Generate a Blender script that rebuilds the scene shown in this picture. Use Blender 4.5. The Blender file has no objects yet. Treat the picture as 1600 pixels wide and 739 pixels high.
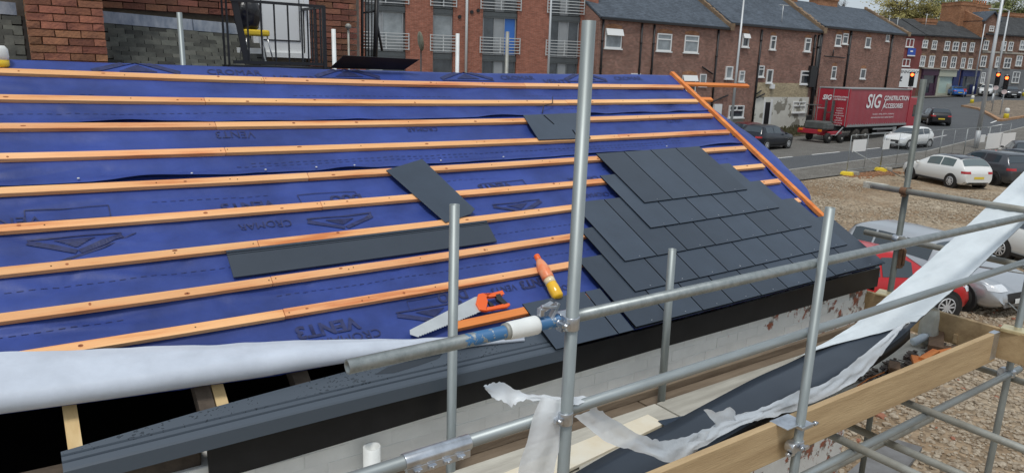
import bpy, bmesh, math, random
from mathutils import Vector, Matrix, noise
random.seed(7)
S = bpy.context.scene
COL = S.collection
R = math.radians
# ---------------------------------------------------------------- camera, sky, sun, exposure
EZ = 3.35                                    # eave height above the ground
CAM = Vector((-3.805, -2.914, 4.878))
YAW, PIT, ROLL, FPX = R(34.976), R(13.461), R(-1.857), 1109.57
fw = Vector((math.sin(YAW)*math.cos(PIT), math.cos(YAW)*math.cos(PIT), -math.sin(PIT)))
r0 = Vector((math.cos(YAW), -math.sin(YAW), 0)); d0 = fw.cross(r0)
RT = r0*math.cos(ROLL) + d0*math.sin(ROLL)
DN = -r0*math.sin(ROLL) + d0*math.cos(ROLL)
cd = bpy.data.cameras.new('camera'); cam = bpy.data.objects.new('camera', cd); COL.objects.link(cam)
cd.sensor_fit = 'HORIZONTAL'; cd.sensor_width = 36; cd.lens = FPX/1600*36
cd.clip_start = .05; cd.clip_end = 2000
mw = Matrix((RT, -DN, -fw)).transposed().to_4x4(); mw.translation = CAM
cam.matrix_world = mw; S.camera = cam
SUN_EL, SUN_AZ = R(66), R(225)               # bright overcast, light from behind the camera to the left
W = bpy.data.worlds.new('World'); S.world = W; W.use_nodes = True
nt = W.node_tree; nt.nodes.clear()
sky = nt.nodes.new('ShaderNodeTexSky'); sky.sky_type = 'NISHITA'; sky.sun_disc = False
sky.sun_elevation = SUN_EL; sky.sun_rotation = SUN_AZ; sky.dust_density = 2.5; sky.air_density = 1.0
tc = nt.nodes.new('ShaderNodeTexCoord'); nz = nt.nodes.new('ShaderNodeTexNoise')
nz.inputs['Scale'].default_value = 3.0; nz.inputs['Detail'].default_value = 6
cr = nt.nodes.new('ShaderNodeValToRGB')
cr.color_ramp.elements[0].position = .3; cr.color_ramp.elements[0].color = (5.0, 5.75, 6.5, 1)
cr.color_ramp.elements[1].position = .75; cr.color_ramp.elements[1].color = (8.2, 8.8, 9.3, 1)
mx = nt.nodes.new('ShaderNodeMix'); mx.data_type = 'RGBA'; mx.inputs[0].default_value = .8
bg = nt.nodes.new('ShaderNodeBackground'); bg.inputs[1].default_value = .085
wo = nt.nodes.new('ShaderNodeOutputWorld')
L = nt.links.new
L(tc.outputs['Generated'], nz.inputs['Vector']); L(nz.outputs[0], cr.inputs[0])
L(sky.outputs[0], mx.inputs[6]); L(cr.outputs[0], mx.inputs[7]); L(mx.outputs[2], bg.inputs[0]); L(bg.outputs[0], wo.inputs[0])
sd = bpy.data.lights.new('sun', 'SUN'); sd.energy = 1.5; sd.angle = R(12); sd.color = (1, .975, .93)
sun = bpy.data.objects.new('sun', sd); COL.objects.link(sun)
sdir = Vector((math.sin(SUN_AZ)*math.cos(SUN_EL), math.cos(SUN_AZ)*math.cos(SUN_EL), math.sin(SUN_EL)))
sun.rotation_euler = sdir.to_track_quat('Z', 'Y').to_euler()
S.view_settings.view_transform = 'Standard'; S.view_settings.look = 'None'
S.view_settings.gamma = 1; S.view_settings.exposure = 0.2; S.view_settings.use_curve_mapping = False
S.render.engine = 'CYCLES'
S.cycles.max_bounces = 8; S.cycles.transparent_max_bounces = 12

# ---------------------------------------------------------------- surveying: a sight line of the photograph met with a real plane
def ray(x, y): return RT*((x-800)/FPX) + DN*((y-369.5)/FPX) + fw
def onz(x, y, z): d = ray(x, y); return CAM + d*((z-CAM.z)/d.z)
def ony(x, y, Y): d = ray(x, y); return CAM + d*((Y-CAM.y)/d.y)
def onx(x, y, X): d = ray(x, y); return CAM + d*((X-CAM.x)/d.x)
def gz(X): return 0.0 if X < 48 else .045*(min(X, 135)-48)
def ong(x, y):
    z = 0.
    for _ in range(12):
        p = onz(x, y, z); z = gz(p.x)*.5 + z*.5
    return Vector((p.x, p.y, gz(p.x)))

# ---------------------------------------------------------------- mesh helpers
class MB:
    def __init__(s): s.v = []; s.f = []; s.sm = []
    def add(s, vs, fs, smooth=False):
        b = len(s.v); s.v += [tuple(v) for v in vs]
        for f in fs: s.f.append(tuple(i+b for i in f)); s.sm.append(smooth)
        return s
    def box(s, c, d, m=None, taper=1):
        x, y, z = d[0]/2, d[1]/2, d[2]/2
        vs = [Vector((sx*x*(taper if sz > 0 else 1), sy*y*(taper if sz > 0 else 1), sz*z)) for sz in (-1, 1) for sy in (-1, 1) for sx in (-1, 1)]
        if m: vs = [m @ v for v in vs]
        c = Vector(c); vs = [v+c for v in vs]
        return s.add(vs, [(0, 2, 3, 1), (4, 5, 7, 6), (0, 1, 5, 4), (2, 6, 7, 3), (0, 4, 6, 2), (1, 3, 7, 5)])
    def hexa(s, a, b):                                   # two matching quads, bottom and top
        return s.add(list(a)+list(b), [(3, 2, 1, 0), (4, 5, 6, 7), (0, 1, 5, 4), (1, 2, 6, 5), (2, 3, 7, 6), (3, 0, 4, 7)])
    def quad(s, a, b, c, d): return s.add([a, b, c, d], [(0, 1, 2, 3)])
    def tube(s, p, q, r, n=12, r2=None, cap=True, hollow=False):
        p = Vector(p); q = Vector(q); r2 = r if r2 is None else r2
        z = (q-p).normalized(); x = z.orthogonal().normalized(); y = z.cross(x)
        cs = [(math.cos(2*math.pi*i/n), math.sin(2*math.pi*i/n)) for i in range(n)]
        vs = [p+(x*a+y*b)*r for a, b in cs]+[q+(x*a+y*b)*r2 for a, b in cs]
        s.add(vs, [(i, (i+1) % n, n+(i+1) % n, n+i) for i in range(n)], True)
        if cap and not hollow:
            s.add(vs[:n], [tuple(range(n))[::-1]]); s.add(vs[n:], [tuple(range(n))])
        if hollow:                                       # a pipe: wall thickness and a dark bore
            ri = r*.84
            for e, o, sg in ((p, z*.25, 1), (q, z*-.25, -1)):
                ou = [e+(x*a+y*b)*r for a, b in cs]; inn = [e+(x*a+y*b)*ri for a, b in cs]; dp = [v+o for v in inn]
                f1 = [(i, n+i, n+(i+1) % n, (i+1) % n) for i in range(n)]; f2 = [(n+i, 2*n+i, 2*n+(i+1) % n, n+(i+1) % n) for i in range(n)]
                s.add(ou+inn+dp, f1 if sg > 0 else [t[::-1] for t in f1]); s.add(ou+inn+dp, (f2 if sg > 0 else [t[::-1] for t in f2]), True)
                s.add(dp, [tuple(range(n))])
        return s
    def path(s, pts, r, n=8):
        for a, b in zip(pts[:-1], pts[1:]): s.tube(a, b, r, n)
        return s
    def prism(s, poly, off):                             # polygon (3D points) extruded by a vector
        n = len(poly); a = [Vector(p) for p in poly]; b = [p+Vector(off) for p in a]
        return s.add(a+b, [tuple(range(n))[::-1], tuple(range(n, 2*n))]+[(i, (i+1) % n, n+(i+1) % n, n+i) for i in range(n)])
    def lathe(s, prof, o=(0, 0, 0), n=16, m=None, smooth=True, cap=True):
        o = Vector(o); vs = []
        for r, z in prof:
            for i in range(n):
                v = Vector((r*math.cos(2*math.pi*i/n), r*math.sin(2*math.pi*i/n), z)); vs.append((m @ v if m else v)+o)
        k = len(prof)
        fs = [(j*n+i, j*n+(i+1) % n, (j+1)*n+(i+1) % n, (j+1)*n+i) for j in range(k-1) for i in range(n)]
        s.add(vs, fs, smooth)
        if cap: s.add(vs[:n], [tuple(range(n))[::-1]]); s.add(vs[-n:], [tuple(range(n))])
        return s
    def grid(s, fn, nu, nv, smooth=True, flip=False):
        vs = [fn(i/nu, j/nv) for j in range(nv+1) for i in range(nu+1)]
        fs = [(j*(nu+1)+i, j*(nu+1)+i+1, (j+1)*(nu+1)+i+1, (j+1)*(nu+1)+i) for j in range(nv) for i in range(nu)]
        return s.add(vs, [f[::-1] for f in fs] if flip else fs, smooth)
    def mesh(s, name, fix=True):
        me = bpy.data.meshes.new(name); me.from_pydata(s.v, [], s.f)
        me.polygons.foreach_set('use_smooth', s.sm); me.update()
        if fix:
            bm = bmesh.new(); bm.from_mesh(me); bmesh.ops.remove_doubles(bm, verts=bm.verts, dist=1e-5)
            bmesh.ops.recalc_face_normals(bm, faces=bm.faces); bm.to_mesh(me); bm.free()
        return me
WORLD = {}
def empty(name, loc=(0, 0, 0), rz=0, local=False):
    o = bpy.data.objects.new(name, None); COL.objects.link(o); o.location = loc; o.rotation_euler.z = rz
    o.empty_display_size = .2
    if not local: WORLD[o.name] = 1
    return o
def link(o, parent):
    COL.objects.link(o)
    if parent is not None:
        o.parent = parent
        if parent.name in WORLD: o.matrix_parent_inverse = Matrix.Translation(-parent.location)
    return o
def obj(name, mb, mat, parent=None, fix=True, bevel=0, thick=0):
    me = mb if isinstance(mb, bpy.types.Mesh) else mb.mesh(name, fix)
    if mat and not me.materials: me.materials.append(mat)
    o = link(bpy.data.objects.new(name, me), parent)
    if thick:
        m = o.modifiers.new('s', 'SOLIDIFY'); m.thickness = thick; m.offset = -1
    if bevel:
        m = o.modifiers.new('b', 'BEVEL'); m.width = bevel; m.segments = 2; m.limit_method = 'ANGLE'; m.angle_limit = R(40)
    return o
def tag(o, label, cat, group=None):
    o['label'] = label; o['category'] = cat
    if group: o['group'] = group
    return o
def kind(o, k): o['kind'] = k; return o
def thing(name, loc, label, cat, group=None, rz=0, local=False): return tag(empty(name, loc, rz, local), label, cat, group)
def text_mesh(txt, size, extrude=0, shear=0, bold=0):
    c = bpy.data.curves.new('t', 'FONT'); c.body = txt; c.size = size; c.extrude = extrude; c.align_x = 'CENTER'; c.align_y = 'CENTER'; c.shear = shear; c.offset = bold; c.resolution_u = 3
    o = bpy.data.objects.new('t', c); COL.objects.link(o)
    me = bpy.data.meshes.new_from_object(o.evaluated_get(bpy.context.evaluated_depsgraph_get()))
    bpy.data.objects.remove(o); bpy.data.curves.remove(c)
    return me

# ---------------------------------------------------------------- materials
def mat(name, col, rough=.7, metal=0, var=0, vscale=6, col2=None, bump=0, bscale=None, spec=.5, stretch=None, coords='Object', trans=0, emit=0, coat=0):
    m = bpy.data.materials.new(name); m.use_nodes = True
    t = m.node_tree; b = t.nodes['Principled BSDF']; K = t.links.new
    b.inputs['Roughness'].default_value = rough; b.inputs['Metallic'].default_value = metal
    b.inputs['Specular IOR Level'].default_value = spec; b.inputs['Base Color'].default_value = (*col, 1)
    if trans: b.inputs['Transmission Weight'].default_value = trans
    if coat: b.inputs['Coat Weight'].default_value = coat; b.inputs['Coat Roughness'].default_value = .08
    if emit: b.inputs['Emission Color'].default_value = (*col, 1); b.inputs['Emission Strength'].default_value = emit
    if var or col2 or bump:
        g = t.nodes.new('ShaderNodeTexCoord'); mp = t.nodes.new('ShaderNodeMapping'); K(g.outputs[coords], mp.inputs[0])
        if stretch: mp.inputs['Scale'].default_value = stretch
        oi = t.nodes.new('ShaderNodeObjectInfo'); ml = t.nodes.new('ShaderNodeMath'); ml.operation = 'MULTIPLY'; ml.inputs[1].default_value = 37.
        K(oi.outputs['Random'], ml.inputs[0]); cb = t.nodes.new('ShaderNodeCombineXYZ'); K(ml.outputs[0], cb.inputs[0]); K(ml.outputs[0], cb.inputs[1]); K(cb.outputs[0], mp.inputs['Location'])
    if var or col2:
        n = t.nodes.new('ShaderNodeTexNoise'); n.inputs['Scale'].default_value = vscale; n.inputs['Detail'].default_value = 7; n.inputs['Roughness'].default_value = .62; K(mp.outputs[0], n.inputs['Vector'])
        rp = t.nodes.new('ShaderNodeValToRGB'); rp.color_ramp.elements[0].position = .32; rp.color_ramp.elements[1].position = .68
        lo = col2 if col2 else tuple(c*(1-var) for c in col); hi = col if col2 else tuple(min(1, c*(1+var)) for c in col)
        rp.color_ramp.elements[0].color = (*lo, 1); rp.color_ramp.elements[1].color = (*hi, 1)
        K(n.outputs[0], rp.inputs[0]); K(rp.outputs[0], b.inputs['Base Color'])
    if bump:
        n2 = t.nodes.new('ShaderNodeTexNoise'); n2.inputs['Scale'].default_value = bscale or vscale*4; n2.inputs['Detail'].default_value = 6; K(mp.outputs[0], n2.inputs['Vector'])
        bp = t.nodes.new('ShaderNodeBump'); bp.inputs['Strength'].default_value = bump; bp.inputs['Distance'].default_value = .02; K(n2.outputs[0], bp.inputs['Height']); K(bp.outputs[0], b.inputs['Normal'])
    return m
def per_object(m, amt=.25, hue=0.0):                     # every piece a little lighter or darker than its neighbour
    t = m.node_tree; b = t.nodes['Principled BSDF']; i = b.inputs['Base Color']
    h = t.nodes.new('ShaderNodeHueSaturation'); oi = t.nodes.new('ShaderNodeObjectInfo')
    mr = t.nodes.new('ShaderNodeMapRange'); mr.inputs['To Min'].default_value = 1-amt; mr.inputs['To Max'].default_value = 1+amt
    t.links.new(oi.outputs['Random'], mr.inputs[0]); t.links.new(mr.outputs[0], h.inputs['Value'])
    if hue:
        m2 = t.nodes.new('ShaderNodeMapRange'); m2.inputs['To Min'].default_value = .5-hue; m2.inputs['To Max'].default_value = .5+hue
        fr = t.nodes.new('ShaderNodeMath'); fr.operation = 'FRACT'; mu = t.nodes.new('ShaderNodeMath'); mu.operation = 'MULTIPLY'; mu.inputs[1].default_value = 7.31
        t.links.new(oi.outputs['Random'], mu.inputs[0]); t.links.new(mu.outputs[0], fr.inputs[0]); t.links.new(fr.outputs[0], m2.inputs[0]); t.links.new(m2.outputs[0], h.inputs['Hue'])
    if i.links: t.links.new(i.links[0].from_socket, h.inputs['Color'])
    else: h.inputs['Color'].default_value = i.default_value
    t.links.new(h.outputs[0], i)
    return m
def brick_mat(name, c1, c2, mortar, w=.225, h=.075, dirt=.35, vert='XZ'):
    m = bpy.data.materials.new(name); m.use_nodes = True; t = m.node_tree; b = t.nodes['Principled BSDF']; K = t.links.new
    b.inputs['Roughness'].default_value = .9; b.inputs['Specular IOR Level'].default_value = .2
    g = t.nodes.new('ShaderNodeNewGeometry'); sp = t.nodes.new('ShaderNodeSeparateXYZ'); K(g.outputs['Position'], sp.inputs[0])
    ad = t.nodes.new('ShaderNodeMath'); ad.operation = 'ADD'; K(sp.outputs['X'], ad.inputs[0]); K(sp.outputs['Y'], ad.inputs[1])
    cb = t.nodes.new('ShaderNodeCombineXYZ'); K(ad.outputs[0], cb.inputs[0]); K(sp.outputs['Z'], cb.inputs[1])
    br = t.nodes.new('ShaderNodeTexBrick'); K(cb.outputs[0], br.inputs['Vector'])
    br.inputs['Color1'].default_value = (*c1, 1); br.inputs['Color2'].default_value = (*c2, 1); br.inputs['Mortar'].default_value = (*mortar, 1)
    br.inputs['Scale'].default_value = 1; br.inputs['Mortar Size'].default_value = .010; br.inputs['Brick Width'].default_value = w; br.inputs['Row Height'].default_value = h; br.inputs['Bias'].default_value = -.1
    n = t.nodes.new('ShaderNodeTexNoise'); n.inputs['Scale'].default_value = .9; n.inputs['Detail'].default_value = 9; n.inputs['Roughness'].default_value = .68; K(g.outputs['Position'], n.inputs['Vector'])
    mr = t.nodes.new('ShaderNodeMapRange'); mr.inputs[1].default_value = .3; mr.inputs[2].default_value = .7; mr.inputs[3].default_value = 1-dirt; mr.inputs[4].default_value = 1+dirt*.6; K(n.outputs[0], mr.inputs[0])
    mp3 = t.nodes.new('ShaderNodeMapping'); mp3.inputs['Scale'].default_value = (2.2, 2.2, 6.5); K(g.outputs['Position'], mp3.inputs[0]); n3 = t.nodes.new('ShaderNodeTexNoise'); n3.inputs['Scale'].default_value = 1.6; n3.inputs['Detail'].default_value = 5; n3.inputs['Roughness'].default_value = .75; K(mp3.outputs[0], n3.inputs['Vector'])
    m3 = t.nodes.new('ShaderNodeMapRange'); m3.inputs[1].default_value = .3; m3.inputs[2].default_value = .7; m3.inputs[3].default_value = .62; m3.inputs[4].default_value = 1.34; K(n3.outputs[0], m3.inputs[0])
    mm = t.nodes.new('ShaderNodeMath'); mm.operation = 'MULTIPLY'; K(mr.outputs[0], mm.inputs[0]); K(m3.outputs[0], mm.inputs[1])
    hs = t.nodes.new('ShaderNodeHueSaturation'); K(mm.outputs[0], hs.inputs['Value']); K(br.outputs[0], hs.inputs['Color']); K(hs.outputs[0], b.inputs['Base Color'])
    bp = t.nodes.new('ShaderNodeBump'); bp.inputs['Strength'].default_value = .5; bp.inputs['Distance'].default_value = .01; bp.invert = True; K(br.outputs['Fac'], bp.inputs['Height']); K(bp.outputs[0], b.inputs['Normal'])
    return m
M = {}
M['membrane'] = mat('membrane', (.034, .062, .25), .46, var=.26, vscale=2.6, bump=.14, bscale=16, spec=.32)
M['membrane_white'] = mat('membrane_white', (.53, .58, .66), .6, var=.10, vscale=5, bump=.06, bscale=30)
M['print'] = mat('print', (.019, .028, .105), .6, var=.4, vscale=30)
M['batten'] = per_object(mat('batten', (.88, .55, .31), .72, col2=(.60, .22, .075), vscale=2.6, stretch=(.45, 5, 5), bump=.25, bscale=30), .10, .006)
_rp = [n for n in M['batten'].node_tree.nodes if n.type == 'VALTORGB'][0].color_ramp
_rp.elements[0].position = .33; _rp.elements[0].color = (.60, .19, .06, 1); _rp.elements[1].position = .70; _rp.elements[1].color = (.88, .51, .25, 1); _q = _rp.elements.new(.46); _q.color = (.80, .39, .17, 1)
M['batten_orange'] = per_object(mat('batten_orange', (.86, .31, .075), .7, col2=(.66, .17, .035), vscale=2.5, stretch=(.5, 5, 5), bump=.2, bscale=30), .08)
M['slate'] = per_object(mat('slate', (.037, .052, .075), .28, var=.14, vscale=3, bump=.03, bscale=60, spec=.5), .17)
M['slate_edge'] = mat('slate_edge', (.006, .007, .009), .8, spec=.1)  # dark cut edges, blackened further for the shade in joints and under tails
M['pvc_grey'] = mat('pvc_grey', (.040, .052, .070), .34, var=.08, vscale=4, spec=.45)
M['pvc_black'] = mat('pvc_black', (.008, .008, .009), .45, var=.3, vscale=9, spec=.3)
M['steel'] = mat('steel', (.31, .345, .345), .48, metal=.55, var=.17, vscale=10, stretch=(1.6, 1.6, .25))
M['steel_h'] = mat('steel_h', (.33, .365, .37), .48, metal=.55, var=.17, vscale=10, stretch=(.25, 1.6, 1.6))
M['steel_old'] = mat('steel_old', (.17, .19, .18), .6, metal=.4, col2=(.11, .115, .10), vscale=6)
M['steel_dull'] = mat('steel_dull', (.40, .41, .38), .6, metal=.4, col2=(.27, .26, .22), vscale=5, bump=.1, bscale=30)
M['coupler'] = mat('coupler', (.55, .58, .62), .3, metal=.9, var=.25, vscale=14)
M['brass'] = mat('brass', (.72, .62, .38), .38, metal=.7, var=.2, vscale=12)
M['rust'] = mat('rust', (.19, .10, .055), .85, col2=(.10, .06, .04), vscale=20, bump=.2)
M['white_plastic'] = mat('white_plastic', (.76, .78, .76), .45, var=.08, vscale=8)
M['board_new'] = per_object(mat('board_new', (.56, .41, .23), .78, col2=(.37, .25, .13), vscale=2.2, stretch=(.5, 4, 6), bump=.2, bscale=24), .06)
M['board_old'] = per_object(mat('board_old', (.58, .56, .49), .85, col2=(.36, .34, .29), vscale=3, stretch=(.5, 4, 4), bump=.3, bscale=24), .14)
M['timber_pale'] = mat('timber_pale', (.74, .56, .30), .75, col2=(.58, .40, .18), vscale=3, stretch=(4, 1, 1), bump=.15)
M['timber_dark'] = per_object(mat('timber_dark', (.13, .10, .075), .9, col2=(.055, .042, .032), vscale=6, bump=.35), .2)
M['void'] = mat('void', (.035, .032, .030), 1, spec=0)  # near-black colour stands in for the unlit interior and the gaps behind slates
M['film'] = mat('film', (.66, .72, .75), .38, var=.07, vscale=5, bump=.35, bscale=9)
M['film_thin'] = mat('film_thin', (.76, .80, .83), .4, var=.05, vscale=6, bump=.4, bscale=12)
# ================================================================= GROUND AND ROAD
def sheet(name, xs, y0, y1, dz, m, k='structure', ny=1):              # strip between two curves y0(x), y1(x) that follows the ground
    b = MB(); n = len(xs)
    for j in range(ny+1):
        for x in xs: b.v.append((x, y0(x)+(y1(x)-y0(x))*j/ny, gz(x)+dz))
    for j in range(ny):
        for i in range(n-1):
            b.f.append((j*n+i, j*n+i+1, (j+1)*n+i+1, (j+1)*n+i)); b.sm.append(False)
    o = obj(name, b, m); kind(o, k); return o
def noise_ground(name, cols, sc, rough=.95, bump=.6, bsc=30, spec=.2, pos2=.75):
    m = bpy.data.materials.new(name); m.use_nodes = True; t = m.node_tree; b = t.nodes['Principled BSDF']; K = t.links.new
    b.inputs['Roughness'].default_value = rough; b.inputs['Specular IOR Level'].default_value = spec
    g = t.nodes.new('ShaderNodeNewGeometry')
    n = t.nodes.new('ShaderNodeTexNoise'); n.inputs['Scale'].default_value = sc; n.inputs['Detail'].default_value = 12; n.inputs['Roughness'].default_value = .68; K(g.outputs['Position'], n.inputs['Vector'])
    rp = t.nodes.new('ShaderNodeValToRGB'); e = rp.color_ramp.elements; e[0].position = .3; e[0].color = (*cols[0], 1); e[1].position = pos2; e[1].color = (*cols[-1], 1)
    for i, c in enumerate(cols[1:-1]): q = e.new(.3+(pos2-.3)*(i+1)/(len(cols)-1)); q.color = (*c, 1)
    K(n.outputs[0], rp.inputs[0])
    v = t.nodes.new('ShaderNodeTexVoronoi'); v.inputs['Scale'].default_value = bsc; K(g.outputs['Position'], v.inputs['Vector'])
    mr = t.nodes.new('ShaderNodeMapRange'); mr.inputs[3].default_value = .55; mr.inputs[4].default_value = 1.45
    bw = t.nodes.new('ShaderNodeRGBToBW'); K(v.outputs['Color'], bw.inputs[0]); K(bw.outputs[0], mr.inputs[0])
    hs = t.nodes.new('ShaderNodeHueSaturation'); K(rp.outputs[0], hs.inputs['Color']); K(mr.outputs[0], hs.inputs['Value']); K(hs.outputs[0], b.inputs['Base Color'])
    bp = t.nodes.new('ShaderNodeBump'); bp.inputs['Strength'].default_value = bump; bp.inputs['Distance'].default_value = .03; bp.invert = True; K(v.outputs['Distance'], bp.inputs['Height']); K(bp.outputs[0], b.inputs['Normal'])
    return m
M['gravel'] = noise_ground('gravel', [(.15, .098, .058), (.23, .158, .095), (.31, .24, .165), (.42, .36, .27)], .16, bsc=14, pos2=.64)
M['asphalt'] = noise_ground('asphalt', [(.075, .08, .085), (.10, .106, .112)], .5, rough=.85, bump=.15, bsc=60, spec=.35)
M['asphalt_pale'] = noise_ground('asphalt_pale', [(.125, .12, .108), (.18, .172, .158)], .6, rough=.9, bump=.15, bsc=60)
M['pavement'] = noise_ground('pavement', [(.12, .11, .095), (.20, .19, .17)], .8, bump=.2, bsc=25)
M['kerb'] = mat('kerb', (.33, .32, .29), .9, var=.25, vscale=3)
M['paint'] = mat('paint', (.72, .72, .70), .7, var=.15, vscale=6)
M['weeds'] = mat('weeds', (.075, .085, .035), .9, col2=(.10, .075, .045), vscale=8)
XS = [-400, -100, 48]+[48+i*8.7 for i in range(1, 11)]+[200, 400, 900]
sheet('ground', XS, lambda x: -400, lambda x: 900, 0, M['gravel'])
yn = lambda x: 19.2+.11*(min(x, 75)-29)
yd = lambda x: 23.0+.08*(min(x, 75)-33.4)
XR = [-80, 20, 48, 56.7, 65.4, 74.1, 82.8, 91.5, 100.2, 108.9, 117.6, 126.3, 135, 200, 260]
sheet('road', XR, yn, yd, .012, M['asphalt'])
sheet('parking_lane', [-80, 20, 48, 56.7], yd, lambda x: 31.8, .010, M['asphalt_pale'])
sheet('road', [56.7, 65.4, 74.1, 82.8, 91.5, 100.2, 108.9, 117.6, 126.3, 135, 200, 260], yd, lambda x: 70, .008, M['asphalt'])
sheet('pavement', [-80, 20, 48, 56.7, 65.4, 75], lambda x: 16.9+.05*(x-29), lambda x: yn(x)-.12, .06, M['pavement'])
b = MB()
for x0 in range(-20, 74, 2):
    b.hexa([(x0, yn(x0)-.12, gz(x0)-.02), (x0+1.98, yn(x0+1.98)-.12, gz(x0+1.98)-.02), (x0+1.98, yn(x0+1.98)+.02, gz(x0+1.98)-.02), (x0, yn(x0)+.02, gz(x0)-.02)],
           [(x0, yn(x0)-.12, gz(x0)+.09), (x0+1.98, yn(x0+1.98)-.12, gz(x0+1.98)+.09), (x0+1.98, yn(x0+1.98)+.02, gz(x0+1.98)+.09), (x0, yn(x0)+.02, gz(x0)+.09)])
kind(obj('kerb', b, M['kerb']), 'structure')
x = 14.
while x < 58:
    b = MB(); b.v = [(x, yd(x)-.07, gz(x)+.018), (x+3.6, yd(x+3.6)-.07, gz(x+3.6)+.018), (x+3.6, yd(x+3.6)+.07, gz(x+3.6)+.018), (x, yd(x)+.07, gz(x)+.018)]; b.f = [(0, 1, 2, 3)]; b.sm = [False]
    kind(obj('road_marking', b, M['paint']), 'structure'); x += 5.9
# bank and broken yard in front of the terrace
sheet('verge', [-80, 20, 48, 56.7, 65.4, 72], lambda x: 31.8, lambda x: 34.6, .05, noise_ground('bank', [(.06, .06, .03), (.13, .11, .075), (.20, .18, .14)], 1.2, bsc=9))
# gravel stones near the platform: real stones, uncountable
M['stone'] = mat('stone', (.50, .43, .33), .85, col2=(.18, .13, .085), vscale=13, coords='Object', spec=.25)
ico = bmesh.new(); bmesh.ops.create_icosphere(ico, subdivisions=1, radius=1); iv = [v.co.copy() for v in ico.verts]; ifc = [tuple(v.index for v in f.verts) for f in ico.faces]; ico.free()
random.seed(11)
def stones(n, x0, x1, y0, y1, s0, s1, m, label, patchy=False):
    b = MB()
    for i in range(n):
        x = x0+(x1-x0)*random.random(); y = random.uniform(y0, y1)
        if patchy and noise.noise(Vector((x*.22, y*.35, 2.))) < -.02+random.uniform(-.2, .2): continue
        s = random.uniform(s0, s1)*(1.9 if random.random() < .06 else 1)
        m3 = Matrix.Rotation(random.uniform(0, 6.3), 3, 'Z') @ Matrix.Rotation(random.uniform(-.4, .4), 3, 'X'); sc = Vector((s, s*random.uniform(.6, 1), s*random.uniform(.35, .65)))
        b.add([m3 @ Vector((v.x*sc.x*random.uniform(.75, 1.2), v.y*sc.y*random.uniform(.8, 1.2), v.z*sc.z))+Vector((x, y, sc.z*.35)) for v in iv], ifc)
    o = kind(obj('gravel_stones', b, m, fix=False), 'stuff'); tag(o, label, 'gravel'); return o
stones(13000, 4.3, 14.5, -2.2, 4.6, .019, .056, M['stone'], 'loose pale gravel stones on the ground below the platform at the lower right')
stones(14000, 11, 32, 4.5, 16.6, .025, .065, M['stone'], 'loose pale gravel scattered in patches over the middle of the car park', True)
M['brick_bit'] = mat('brick_bit', (.36, .13, .07), .9, col2=(.24, .12, .08), vscale=9)
stones(160, 4.8, 13.5, -2, 4.4, .02, .055, M['brick_bit'], 'broken red brick bits among the gravel at the lower right')
# ================================================================= THE ROOF BEING SLATED
TH = R(32.877); cT, sT = math.cos(TH), math.sin(TH)
def sag(u):
    t = (u+5)/6.5
    return .0287*4*t*(1-t) if 0 < t < 1 else 0
def RP(u, v, w=0): return Vector((u, v*cT - w*sT, EZ + v*sT + w*cT - sag(u)))
def lerp(pts, x):
    if x <= pts[0][0]: return pts[0][1]
    for (a, b), (c, d) in zip(pts[:-1], pts[1:]):
        if x <= c: return b+(d-b)*(x-a)/(c-a)
    return pts[-1][1]
def N(x, y, z=0.): return noise.noise(Vector((x, y, z)))
VR = 2.735                                                   # ridge
roofB = thing('roofed_outbuilding', (0, 1.2, 0), 'low white brick building with its pitched roof of blue membrane and battens being slated', 'building')
# ---- walls
M['paint_wall'] = mat('paint_wall', (.80, .81, .79), .75, var=.06, vscale=6, bump=.15, bscale=30)
def peeling(m):
    t = m.node_tree; b = t.nodes['Principled BSDF']; K = t.links.new
    g = t.nodes.new('ShaderNodeNewGeometry'); n = t.nodes.new('ShaderNodeTexNoise'); n.inputs['Scale'].default_value = 5.5; n.inputs['Detail'].default_value = 8; n.inputs['Roughness'].default_value = .7
    K(g.outputs['Position'], n.inputs['Vector'])
    sp = t.nodes.new('ShaderNodeSeparateXYZ'); K(g.outputs['Position'], sp.inputs[0])
    mr = t.nodes.new('ShaderNodeMapRange'); mr.inputs[1].default_value = -.6; mr.inputs[2].default_value = 1.3; mr.inputs[3].default_value = -.14; mr.inputs[4].default_value = .058; K(sp.outputs['X'], mr.inputs[0])
    ad = t.nodes.new('ShaderNodeMath'); K(n.outputs[0], ad.inputs[0]); K(mr.outputs[0], ad.inputs[1])
    rp = t.nodes.new('ShaderNodeValToRGB'); rp.color_ramp.interpolation = 'LINEAR'; rp.color_ramp.elements[0].position = .565; rp.color_ramp.elements[1].position = .6
    rp.color_ramp.elements[0].color = (0, 0, 0, 1); rp.color_ramp.elements[1].color = (1, 1, 1, 1); K(ad.outputs[0], rp.inputs[0])
    mx = t.nodes.new('ShaderNodeMix'); mx.data_type = 'RGBA'; K(rp.outputs[0], mx.inputs[0]); K(b.inputs['Base Color'].links[0].from_socket, mx.inputs[6])
    n2 = t.nodes.new('ShaderNodeTexNoise'); n2.inputs['Scale'].default_value = 16; K(g.outputs['Position'], n2.inputs['Vector'])
    r2 = t.nodes.new('ShaderNodeValToRGB'); r2.color_ramp.elements[0].color = (.20, .16, .13, 1); r2.color_ramp.elements[1].color = (.36, .12, .07, 1); r2.color_ramp.elements[0].position = .42; r2.color_ramp.elements[1].position = .55; K(n2.outputs[0], r2.inputs[0])
    K(r2.outputs[0], mx.inputs[7]); K(mx.outputs[2], b.inputs['Base Color'])
    return m
peeling(M['paint_wall'])
M['mortar'] = M['paint_wall']
wl = MB(); WY = .075
wl.box((-2.52, WY+.1062, 1.58), (8.96, .2, 3.15))                       # front wall core
front = obj('wall', wl, M['mortar'], roofB)
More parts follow.
